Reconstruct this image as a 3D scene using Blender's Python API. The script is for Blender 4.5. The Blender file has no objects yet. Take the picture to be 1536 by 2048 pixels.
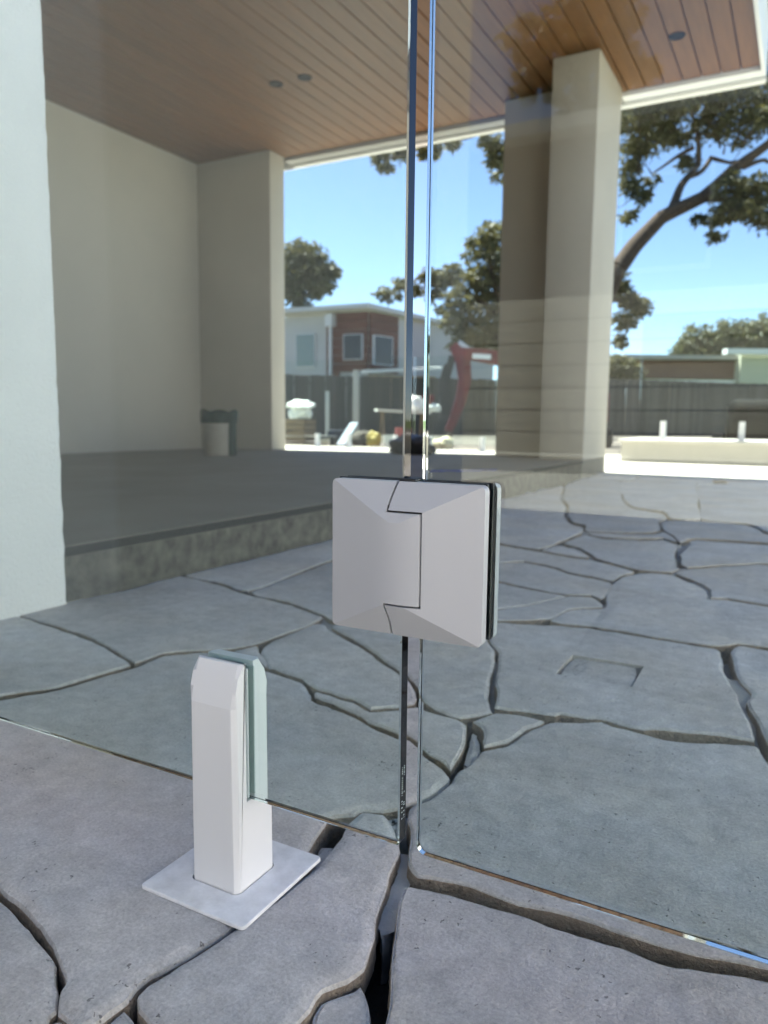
import bpy, bmesh, math, random
import numpy as np
from mathutils import Vector, Matrix, noise as mnoise

# ------------------------------------------------------------------ camera, world, sun, exposure
SC = bpy.context.scene
COL = SC.collection
F_PX, CX, CY = 1507.0, 768.0, 1024.0            # calibrated on the 1536 x 2048 photograph
PITCH, ROLL, YAW, CAM_H = 0.1221, 0.01036, 0.50255, 0.40
FW = Vector((-math.sin(YAW)*math.cos(PITCH), math.cos(YAW)*math.cos(PITCH), -math.sin(PITCH)))
RT0 = Vector((math.cos(YAW), math.sin(YAW), 0)); UP0 = RT0.cross(FW)
RT = RT0*math.cos(ROLL)+UP0*math.sin(ROLL); UP = UP0*math.cos(ROLL)-RT0*math.sin(ROLL)
CAM = Vector((0, 0, CAM_H))
cam = bpy.data.cameras.new('camera'); cam_o = bpy.data.objects.new('camera', cam); COL.objects.link(cam_o)
m = Matrix((RT, UP, -FW)).transposed().to_4x4(); m.translation = CAM; cam_o.matrix_world = m
cam.sensor_fit = 'VERTICAL'; cam.sensor_height = 36.0; cam.sensor_width = 27.0
cam.lens = 36.0*F_PX/2048.0; cam.clip_start = 0.02; cam.clip_end = 3000
cam.dof.use_dof = True; cam.dof.focus_distance = 0.56; cam.dof.aperture_fstop = 8.8
SC.camera = cam_o

SUN_EL, SUN_AZ = math.radians(61), math.radians(13)   # azimuth measured from -X towards +Y
sun_dir = Vector((-math.cos(SUN_EL)*math.cos(SUN_AZ), math.cos(SUN_EL)*math.sin(SUN_AZ), math.sin(SUN_EL)))
W = bpy.data.worlds.new('World'); SC.world = W; W.use_nodes = True
nt = W.node_tree; bg = nt.nodes['Background']
sky = nt.nodes.new('ShaderNodeTexSky'); sky.sky_type = 'NISHITA'; sky.sun_disc = False
sky.sun_elevation = SUN_EL; sky.sun_rotation = -math.radians(75); sky.altitude = 0
sky.air_density = 0.6; sky.dust_density = 0.1; sky.ozone_density = 1.0
nt.links.new(sky.outputs[0], bg.inputs[0]); bg.inputs[1].default_value = 0.072
sl = bpy.data.lights.new('sun', 'SUN'); sl.energy = 5.0; sl.angle = math.radians(0.5); sl.color = (1, 0.95, 0.87)
so = bpy.data.objects.new('sun', sl); COL.objects.link(so)
so.rotation_euler = sun_dir.to_track_quat('Z', 'Y').to_euler(); so.location = (0, 0, 30)
vs = SC.view_settings; vs.view_transform = 'Standard'; vs.look = 'None'; vs.gamma = 1.0; vs.exposure = 2.1
try: vs.use_curve_mapping = False
except Exception: pass
cy = SC.cycles
cy.use_denoising = True; cy.max_bounces = 16; cy.transmission_bounces = 14; cy.diffuse_bounces = 5; cy.glossy_bounces = 8
cy.transparent_max_bounces = 24; cy.caustics_refractive = True; cy.caustics_reflective = True; cy.sample_clamp_indirect = 12
cy.blur_glossy = 0.3

# ------------------------------------------------------------------ helpers
def ray(u, v): return FW + RT*((u-CX)/F_PX) + UP*((CY-v)/F_PX)
def gz(u, v, z=0.0):
    d = ray(u, v); return CAM + d*((z-CAM_H)/d.z)
def gy(u, v, y):
    d = ray(u, v); return CAM + d*(y/d.y)
def at(u, v, depth): return CAM + ray(u, v)*depth

def tag(o, label=None, cat=None, group=None, kind=None):
    if label: o['label'] = label
    if cat: o['category'] = cat
    if group: o['group'] = group
    if kind: o['kind'] = kind
    return o
def empty(name, loc=(0, 0, 0), label=None, cat=None, group=None, rz=0):
    o = bpy.data.objects.new(name, None); COL.objects.link(o); o.location = loc; o.rotation_euler = (0, 0, rz)
    o.empty_display_size = .1
    return tag(o, label, cat, group)
def link(name, me, mats, parent=None):
    o = bpy.data.objects.new(name, me); COL.objects.link(o)
    if mats is not None and not me.materials:
        for mm in (mats if isinstance(mats, (list, tuple)) else [mats]): me.materials.append(mm)
    if parent is not None:
        o.parent = parent
    return o
def fin(bm, name, mats, parent=None, smooth=None, local=True):
    """bmesh in world coordinates -> object; a parented mesh is moved into the parent's frame"""
    me = bpy.data.meshes.new(name)
    if parent is not None and local:
        p = parent; off = Vector((0, 0, 0)); 
        mw = Matrix.Identity(4)
        chain = []
        while p is not None: chain.append(p); p = p.parent
        for q in reversed(chain): mw = mw @ Matrix.LocRotScale(q.location, q.rotation_euler, q.scale)
        bmesh.ops.transform(bm, matrix=mw.inverted(), verts=bm.verts)
    bmesh.ops.recalc_face_normals(bm, faces=bm.faces)
    bm.to_mesh(me); bm.free()
    if smooth is not None:
        for p in me.polygons: p.use_smooth = True
        me.set_sharp_from_angle(angle=math.radians(smooth))
    return link(name, me, mats, parent)
def box(bm, lo, hi, bevel=0, seg=2):
    x0, y0, z0 = lo; x1, y1, z1 = hi
    v = [bm.verts.new(p) for p in ((x0,y0,z0),(x1,y0,z0),(x1,y1,z0),(x0,y1,z0),(x0,y0,z1),(x1,y0,z1),(x1,y1,z1),(x0,y1,z1))]
    f = [bm.faces.new([v[i] for i in q]) for q in ((0,3,2,1),(4,5,6,7),(0,1,5,4),(1,2,6,5),(2,3,7,6),(3,0,4,7))]
    if bevel:
        es = list({e for q in f for e in q.edges})
        bmesh.ops.bevel(bm, geom=es, offset=bevel, segments=seg, affect='EDGES', profile=.5)
    return v
def boxo(name, lo, hi, mat, parent=None, bevel=0.0, smooth=None):
    bm = bmesh.new(); box(bm, lo, hi, bevel); return fin(bm, name, mat, parent, smooth)
def tube(bm, pts, rads, seg=8, cap=True):
    pts = [Vector(p) for p in pts]; rings = []
    if not isinstance(rads, (list, tuple)): rads = [rads]*len(pts)
    prev = None
    for i, p in enumerate(pts):
        d = (pts[min(i+1, len(pts)-1)]-pts[max(i-1, 0)]).normalized()
        a = (d.orthogonal() if prev is None else (prev - d*prev.dot(d))).normalized(); prev = a; b = d.cross(a)
        rings.append([bm.verts.new(p+(a*math.cos(t)+b*math.sin(t))*rads[i]) for t in [2*math.pi*k/seg for k in range(seg)]])
    for r0, r1 in zip(rings, rings[1:]):
        for k in range(seg): bm.faces.new((r0[k], r0[(k+1) % seg], r1[(k+1) % seg], r1[k]))
    if cap:
        bm.faces.new(rings[0][::-1]); bm.faces.new(rings[-1])
def lathe(bm, prof, c, seg=24):
    """profile [(r, z)] turned round the vertical through c"""
    rings = []
    for r, z in prof:
        if r <= 1e-6: rings.append([bm.verts.new((c[0], c[1], c[2]+z))])
        else: rings.append([bm.verts.new((c[0]+r*math.cos(t), c[1]+r*math.sin(t), c[2]+z)) for t in [2*math.pi*k/seg for k in range(seg)]])
    for a, b in zip(rings, rings[1:]):
        for k in range(seg):
            k2 = (k+1) % seg
            if len(a) == 1 and len(b) == 1: continue
            if len(a) == 1: bm.faces.new((a[0], b[k2], b[k]))
            elif len(b) == 1: bm.faces.new((a[k], a[k2], b[0]))
            else: bm.faces.new((a[k], a[k2], b[k2], b[k]))
def obox(bm, c, ax, ay, az, hx, hy, hz, bevel=0):
    """oriented box"""
    v = box(bm, (-hx, -hy, -hz), (hx, hy, hz))
    M = Matrix((ax, ay, az)).transposed().to_4x4(); M.translation = Vector(c)
    bmesh.ops.transform(bm, matrix=M, verts=v)
def prism(bm, poly, z0, z1):
    a = [bm.verts.new((p[0], p[1], z0)) for p in poly]; b = [bm.verts.new((p[0], p[1], z1)) for p in poly]
    n = len(poly)
    bm.faces.new(a[::-1]); bm.faces.new(b)
    for i in range(n): bm.faces.new((a[i], a[(i+1) % n], b[(i+1) % n], b[i]))

# ------------------------------------------------------------------ materials
def mat(name, col, rough=.6, var=None, vscale=6, bump=0, bscale=80, metal=0, spec=.5, detail=5, coord='Object', aniso=None, island=0.0):
    M = bpy.data.materials.new(name); M.use_nodes = True; N = M.node_tree.nodes; L = M.node_tree.links
    b = N['Principled BSDF']; b.inputs['Roughness'].default_value = rough; b.inputs['Metallic'].default_value = metal
    b.inputs['Specular IOR Level'].default_value = spec
    b.inputs['Base Color'].default_value = (*col, 1)
    tc = N.new('ShaderNodeTexCoord'); src = tc.outputs[coord]
    if aniso:
        mp = N.new('ShaderNodeMapping'); mp.inputs['Scale'].default_value = aniso; L.new(src, mp.inputs[0]); src = mp.outputs[0]
    out = None
    if var is not None:
        n = N.new('ShaderNodeTexNoise'); n.inputs['Scale'].default_value = vscale; n.inputs['Detail'].default_value = detail
        n.inputs['Roughness'].default_value = .62
        L.new(src, n.inputs['Vector'])
        r = N.new('ShaderNodeValToRGB'); r.color_ramp.elements[0].position = .3; r.color_ramp.elements[1].position = .7
        r.color_ramp.elements[0].color = (*col, 1); r.color_ramp.elements[1].color = (*var, 1)
        L.new(n.outputs[0], r.inputs[0]); out = r.outputs[0]
    if island:
        g = N.new('ShaderNodeObjectInfo') if island > 0 else N.new('ShaderNodeNewGeometry')
        mr = N.new('ShaderNodeMapRange'); mr.inputs[3].default_value = 1-abs(island); mr.inputs[4].default_value = 1+abs(island)
        L.new(g.outputs['Random' if island > 0 else 'Random Per Island'], mr.inputs[0])
        mx = N.new('ShaderNodeMix'); mx.data_type = 'RGBA'; mx.blend_type = 'MULTIPLY'; mx.inputs[0].default_value = 1
        if out is None: mx.inputs[6].default_value = (*col, 1)
        else: L.new(out, mx.inputs[6])
        L.new(mr.outputs[0], mx.inputs[7]); out = mx.outputs[2]
    if out is not None: L.new(out, b.inputs['Base Color'])
    if bump:
        n2 = N.new('ShaderNodeTexNoise'); n2.inputs['Scale'].default_value = bscale; n2.inputs['Detail'].default_value = 6
        n2.inputs['Roughness'].default_value = .65
        L.new(src, n2.inputs['Vector'])
        bp = N.new('ShaderNodeBump'); bp.inputs['Strength'].default_value = 1; bp.inputs['Distance'].default_value = bump
        L.new(n2.outputs[0], bp.inputs['Height']); L.new(bp.outputs[0], b.inputs['Normal'])
    return M

def stone_material(name, base, side=False):
    M = bpy.data.materials.new(name); M.use_nodes = True; N = M.node_tree.nodes; L = M.node_tree.links
    b = N['Principled BSDF']; b.inputs['Roughness'].default_value = .72; b.inputs['Specular IOR Level'].default_value = .35
    geo = N.new('ShaderNodeNewGeometry'); P = geo.outputs['Position']
    def noise(sc, det=4, rough=.6):
        n = N.new('ShaderNodeTexNoise'); n.inputs['Scale'].default_value = sc; n.inputs['Detail'].default_value = det; n.inputs['Roughness'].default_value = rough
        L.new(P, n.inputs['Vector']); return n.outputs[0]
    def rng(x, a, c, lo, hi):
        r = N.new('ShaderNodeMapRange'); r.inputs[1].default_value = a; r.inputs[2].default_value = c; r.inputs[3].default_value = lo; r.inputs[4].default_value = hi
        L.new(x, r.inputs[0]); return r.outputs[0]
    def mul(a, c):
        q = N.new('ShaderNodeMath'); q.operation = 'MULTIPLY'
        for i, z in enumerate((a, c)):
            if isinstance(z, (int, float)): q.inputs[i].default_value = z
            else: L.new(z, q.inputs[i])
        return q.outputs[0]
    def add(a, c):
        q = N.new('ShaderNodeMath'); q.operation = 'ADD'
        for i, z in enumerate((a, c)):
            if isinstance(z, (int, float)): q.inputs[i].default_value = z
            else: L.new(z, q.inputs[i])
        return q.outputs[0]
    big = rng(noise(5, 3), .3, .7, .86, 1.12)
    mid = rng(noise(38, 6, .7), .28, .72, .80, 1.17)
    fine = rng(noise(330, 4, .75), .28, .72, .74, 1.22)
    # pits: voronoi cells, only some of them kept
    vo = N.new('ShaderNodeTexVoronoi'); vo.inputs['Scale'].default_value = 175; vo.inputs['Randomness'].default_value = 1
    warp = N.new('ShaderNodeMixRGB'); warp.inputs[0].default_value = .012
    nz = N.new('ShaderNodeTexNoise'); nz.inputs['Scale'].default_value = 160; L.new(P, nz.inputs['Vector'])
    L.new(P, warp.inputs[1]); L.new(nz.outputs[1], warp.inputs[2]); L.new(warp.outputs[0], vo.inputs['Vector'])
    sep = N.new('ShaderNodeSeparateColor'); L.new(vo.outputs['Color'], sep.inputs[0])
    rad = rng(sep.outputs[0], .5, 1, 0.0, .34)
    clus = rng(noise(11, 3), .44, .62, .12, 1)
    rad = mul(rad, clus)
    dd = N.new('ShaderNodeMath'); dd.operation = 'SUBTRACT'; L.new(rad, dd.inputs[0]); L.new(vo.outputs['Distance'], dd.inputs[1])
    pit = rng(dd.outputs[0], -.02, .05, 0, 1)
    sc = mul(mul(big, mid), fine)
    sc = mul(sc, rng(pit, 0, 1, 1, .5))
    oi = N.new('ShaderNodeObjectInfo'); sc = mul(sc, rng(oi.outputs['Random'], 0, 1, .92, 1.08))
    # white flecks
    vo2 = N.new('ShaderNodeTexVoronoi'); vo2.inputs['Scale'].default_value = 140; L.new(P, vo2.inputs['Vector'])
    s2 = N.new('ShaderNodeSeparateColor'); L.new(vo2.outputs['Color'], s2.inputs[0])
    r2 = rng(s2.outputs[1], .9, 1, 0, .16)
    d2 = N.new('ShaderNodeMath'); d2.operation = 'SUBTRACT'; L.new(r2, d2.inputs[0]); L.new(vo2.outputs['Distance'], d2.inputs[1])
    fl = rng(d2.outputs[0], -.03, .03, 0, .28)
    ramp = N.new('ShaderNodeMix'); ramp.data_type = 'RGBA'
    ramp.inputs[6].default_value = (*base, 1); ramp.inputs[7].default_value = (base[0]*1.05, base[1]*.99, base[2]*.90, 1)
    L.new(rng(noise(3.1, 4), .4, .7, 0, 1), ramp.inputs[0])
    mx = N.new('ShaderNodeMix'); mx.data_type = 'RGBA'; mx.blend_type = 'MULTIPLY'; mx.inputs[0].default_value = 1
    L.new(ramp.outputs[2], mx.inputs[6]); L.new(sc, mx.inputs[7])
    mx2 = N.new('ShaderNodeMix'); mx2.data_type = 'RGBA'; L.new(fl, mx2.inputs[0]); L.new(mx.outputs[2], mx2.inputs[6]); mx2.inputs[7].default_value = (.62, .62, .63, 1)
    L.new(mx2.outputs[2], b.inputs['Base Color'])
    k = 5.0 if side else 1.0
    hgt = add(add(mul(noise(330, 4, .75), .0010*k), mul(noise(60, 5, .6), .0026*k)), add(mul(noise(14, 3), .006), mul(pit, -.002)))
    bp = N.new('ShaderNodeBump'); bp.inputs['Strength'].default_value = 1; bp.inputs['Distance'].default_value = 1.0
    L.new(hgt, bp.inputs['Height']); L.new(bp.outputs[0], b.inputs['Normal'])
    return M

M_STONE = stone_material('limestone', (.53, .515, .505))
M_STSIDE = stone_material('limestone_broken_edge', (.37, .31, .25), True)
M_MORTAR = mat('pale_mortar', (.42, .42, .42), .8, (.52, .52, .5), 40, .002, 120)
M_JOINT = mat('joint_mortar', (.34, .32, .30), .9, (.42, .40, .37), 30, .002, 90)
M_BED = mat('bedding_sand', (.055, .045, .035), .95, (.09, .075, .055), 30, .004, 200)
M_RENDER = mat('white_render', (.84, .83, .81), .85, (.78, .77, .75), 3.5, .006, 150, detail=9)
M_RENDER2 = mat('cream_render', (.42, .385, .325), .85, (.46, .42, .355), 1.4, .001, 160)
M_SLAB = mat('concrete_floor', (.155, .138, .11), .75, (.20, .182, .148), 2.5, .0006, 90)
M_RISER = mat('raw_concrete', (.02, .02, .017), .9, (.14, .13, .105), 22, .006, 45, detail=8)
M_LIPSHADE = mat('lip_shadow', (.012, .014, .016), .7, spec=.2)  # near-black standing in for the shade under the step lip
M_WOOD = mat('ceiling_timber', (.125, .050, .010), .5, (.175, .073, .016), 5, .0003, 60, aniso=(9, .5, 9), island=.09)
M_DARK = mat('dark_void', (.02, .018, .015), .9)
M_WHITE = mat('white_powder_coat', (.72, .73, .74), .42, (.74, .75, .76), 3, .00005, 900, spec=.45)
M_PLATE = mat('white_plate', (.86, .87, .89), .4, (.68, .69, .70), 70, .00006, 400)
M_HINGE = mat('satin_white_hinge', (.445, .455, .48), .38, (.465, .475, .50), 3, .00005, 900, spec=.45)
M_BLACK = mat('black_rubber', (.012, .012, .013), .5)
M_STEEL = mat('steel', (.55, .55, .55), .3, metal=1)
M_FASCIA = mat('white_fascia', (.74, .73, .70), .6)
M_BEAM = mat('grey_beam', (.33, .32, .30), .7)
M_DECK = mat('cream_paving', (.46, .43, .37), .85, (.53, .50, .43), 3, .002, 60)
M_SOIL = mat('soil', (.10, .088, .07), .95, (.16, .14, .115), 1.2, .01, 12)
M_GRASS = mat('lawn', (.07, .10, .03), .95, (.12, .15, .05), 1.5, .02, 30)

def glass_material():
    M = bpy.data.materials.new('clear_glass'); M.use_nodes = True; N = M.node_tree.nodes; L = M.node_tree.links
    N.remove(N['Principled BSDF']); out = N['Material Output']
    g = N.new('ShaderNodeBsdfGlass'); g.inputs['IOR'].default_value = 1.5; g.inputs['Roughness'].default_value = 0
    g.inputs['Color'].default_value = (.985, .995, .99, 1)
    L.new(g.outputs[0], out.inputs['Surface'])
    v = N.new('ShaderNodeVolumeAbsorption'); v.inputs['Color'].default_value = (.42, .90, .85, 1); v.inputs['Density'].default_value = 15
    L.new(v.outputs[0], out.inputs['Volume'])
    return M
M_GLASS = glass_material()
def far_glass_material():
    M = bpy.data.materials.new('far_fence_glass'); M.use_nodes = True; N = M.node_tree.nodes; L = M.node_tree.links
    N.remove(N['Principled BSDF']); out = N['Material Output']
    t = N.new('ShaderNodeBsdfTransparent'); t.inputs[0].default_value = (.93, .97, .96, 1)
    g = N.new('ShaderNodeBsdfGlossy'); g.inputs['Roughness'].default_value = .01
    f = N.new('ShaderNodeFresnel'); f.inputs[0].default_value = 1.13; mx = N.new('ShaderNodeMixShader')
    L.new(f.outputs[0], mx.inputs[0]); L.new(t.outputs[0], mx.inputs[1]); L.new(g.outputs[0], mx.inputs[2]); L.new(mx.outputs[0], out.inputs['Surface'])
    return M
M_FGLASS = far_glass_material()
M_PANE = mat('window_glass', (.02, .026, .03), .1, spec=.25)

# ------------------------------------------------------------------ the setting: ground, paving bed, paving stones
def sheet(name, x0, y0, x1, y1, z, material, kind='structure'):
    bm = bmesh.new(); bm.faces.new([bm.verts.new(p) for p in ((x0,y0,z),(x1,y0,z),(x1,y1,z),(x0,y1,z))])
    return tag(fin(bm, name, material), kind=kind)
g_ = sheet('ground', -900, -900, 900, 900, -.12, M_GRASS); g_['label'] = 'flat ground reaching the horizon'; 
XS, YF = -1.372, 6.13                                   # plane of the step, far edge of the shaded paving
paving = tag(boxo('paving', (XS-.02, -1.3, -.11), (2.6, YF-.004, -.062), M_BED), 'crazy paving of grey limestone slabs under the eave', kind='structure')
deck = tag(boxo('pool_deck', (-11, YF, -.11), (9, 9.6, -.004), M_DECK), 'sunlit cream paving beyond the shaded slabs', kind='structure')
yard = sheet('yard_soil', -40, 9.6, 40, 34, -.05, M_SOIL); yard['label'] = 'bare soil of the building site'

def area(p): return .5*sum(p[i][0]*p[(i+1) % len(p)][1]-p[(i+1) % len(p)][0]*p[i][1] for i in range(len(p)))
def inside(q, p):
    c = False; n = len(p); x, y = q
    for i in range(n):
        a, b = p[i], p[i-1]
        if (a[1] > y) != (b[1] > y) and x < (b[0]-a[0])*(y-a[1])/(b[1]-a[1])+a[0]: c = not c
    return c
def refine(poly, step, amp):
    if area(poly) < 0: poly = poly[::-1]
    out = []; n = len(poly)
    # Catmull smoothing of the traced corners, then noise
    for i in range(n):
        a = Vector(poly[i-1]); b = Vector(poly[i]); c = Vector(poly[(i+1) % n]); d = Vector(poly[(i+2) % n])
        L = (c-b).length; k = max(1, min(60, int(L/step)))
        for j in range(k):
            t = j/k
            lin = b.lerp(c, t)
            cat = .5*((2*b)+(-a+c)*t+(2*a-5*b+4*c-d)*t*t+(-a+3*b-3*c+d)*t**3)
            q = lin.lerp(cat, .5)
            nv = mnoise.noise_vector(Vector((q.x*22, q.y*22, 3.1)))*amp + mnoise.noise_vector(Vector((q.x*75, q.y*75, 7.7)))*amp*.5
            out.append((q.x+nv.x, q.y+nv.y))
    return out
def offset(loop, d):
    n = len(loop); res = []
    for i in range(n):
        a = Vector(loop[i-1]); b = Vector(loop[i]); c = Vector(loop[(i+1) % n])
        e = (c-a)
        if e.length < 1e-7: res.append(tuple(b)); continue
        nrm = Vector((-e.y, e.x)).normalized()
        res.append((b.x+nrm.x*d, b.y+nrm.y*d))
    return res
STONES = []
def stone(poly, name='stone', r=.009, zo=0.0, thick=.046, gap=0.0, material=None, hole=None, tilt=None, seed=0, amp=None, parent=None):
    c0 = Vector((sum(p[0] for p in poly)/len(poly), sum(p[1] for p in poly)/len(poly)))
    dist = max(.3, min((Vector((p[0], p[1]))).length for p in poly))
    step = max(.007, min(.06, dist*.012))
    if amp is None: amp = min(.006, .0016+.0012*dist)
    loop = refine(poly, step, amp)
    if gap: loop = offset(loop, gap)
    rings = [(r+min(.006, r), 0), (r, -.0002), (r*.55, -.0016-r*.06), (r*.2, -r*.38), (0, -r*.85), (-.0015, -.022), (.005, -thick)]
    bm = bmesh.new(); R = []
    for ins, z in rings:
        lp = offset(loop, ins)
        ring = []
        for (x, y) in lp:
            zz = z+zo
            if -.02 < z < 0: zz += .0012*mnoise.noise(Vector((x*40, y*40, 1+z*200)))
            if z < -.015:
                nn = mnoise.noise_vector(Vector((x*60, y*60, z*90)))*.003; x += nn.x; y += nn.y
            ring.append(bm.verts.new((x, y, zz)))
        R.append(ring)
    n = len(loop)
    for a, bq in zip(R, R[1:]):
        for i in range(n):
            f = bm.faces.new((a[i], bq[i], bq[(i+1) % n], a[(i+1) % n]))
    for k, (a, bq) in enumerate(zip(R, R[1:])):
        if k >= 4:
            for i in range(n):
                for f in a[i].link_faces:
                    if bq[i] in f.verts: f.material_index = 1
    edges = [bm.edges.get((R[0][i], R[0][(i+1) % n])) for i in range(n)]
    if hole:
        if area(hole) < 0: hole = hole[::-1]
        hv = [bm.verts.new((x, y, zo)) for x, y in hole]; hb = [bm.verts.new((x, y, zo-.044)) for x, y in hole]
        m_ = len(hv)
        for i in range(m_):
            bm.faces.new((hv[i], hv[(i+1) % m_], hb[(i+1) % m_], hb[i])); edges.append(bm.edges.get((hv[i], hv[(i+1) % m_])))
    bmesh.ops.triangle_fill(bm, use_beauty=True, use_dissolve=False, edges=edges)
    bm.faces.new([R[-1][i] for i in range(n)])
    if tilt:
        for v in bm.verts: v.co.z += tilt[0]*(v.co.x-c0.x)+tilt[1]*(v.co.y-c0.y)
    o = fin(bm, name, [material or M_STONE, M_STSIDE if material is None else material], parent or paving, smooth=40)
    STONES.append(loop)
    return o

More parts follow.
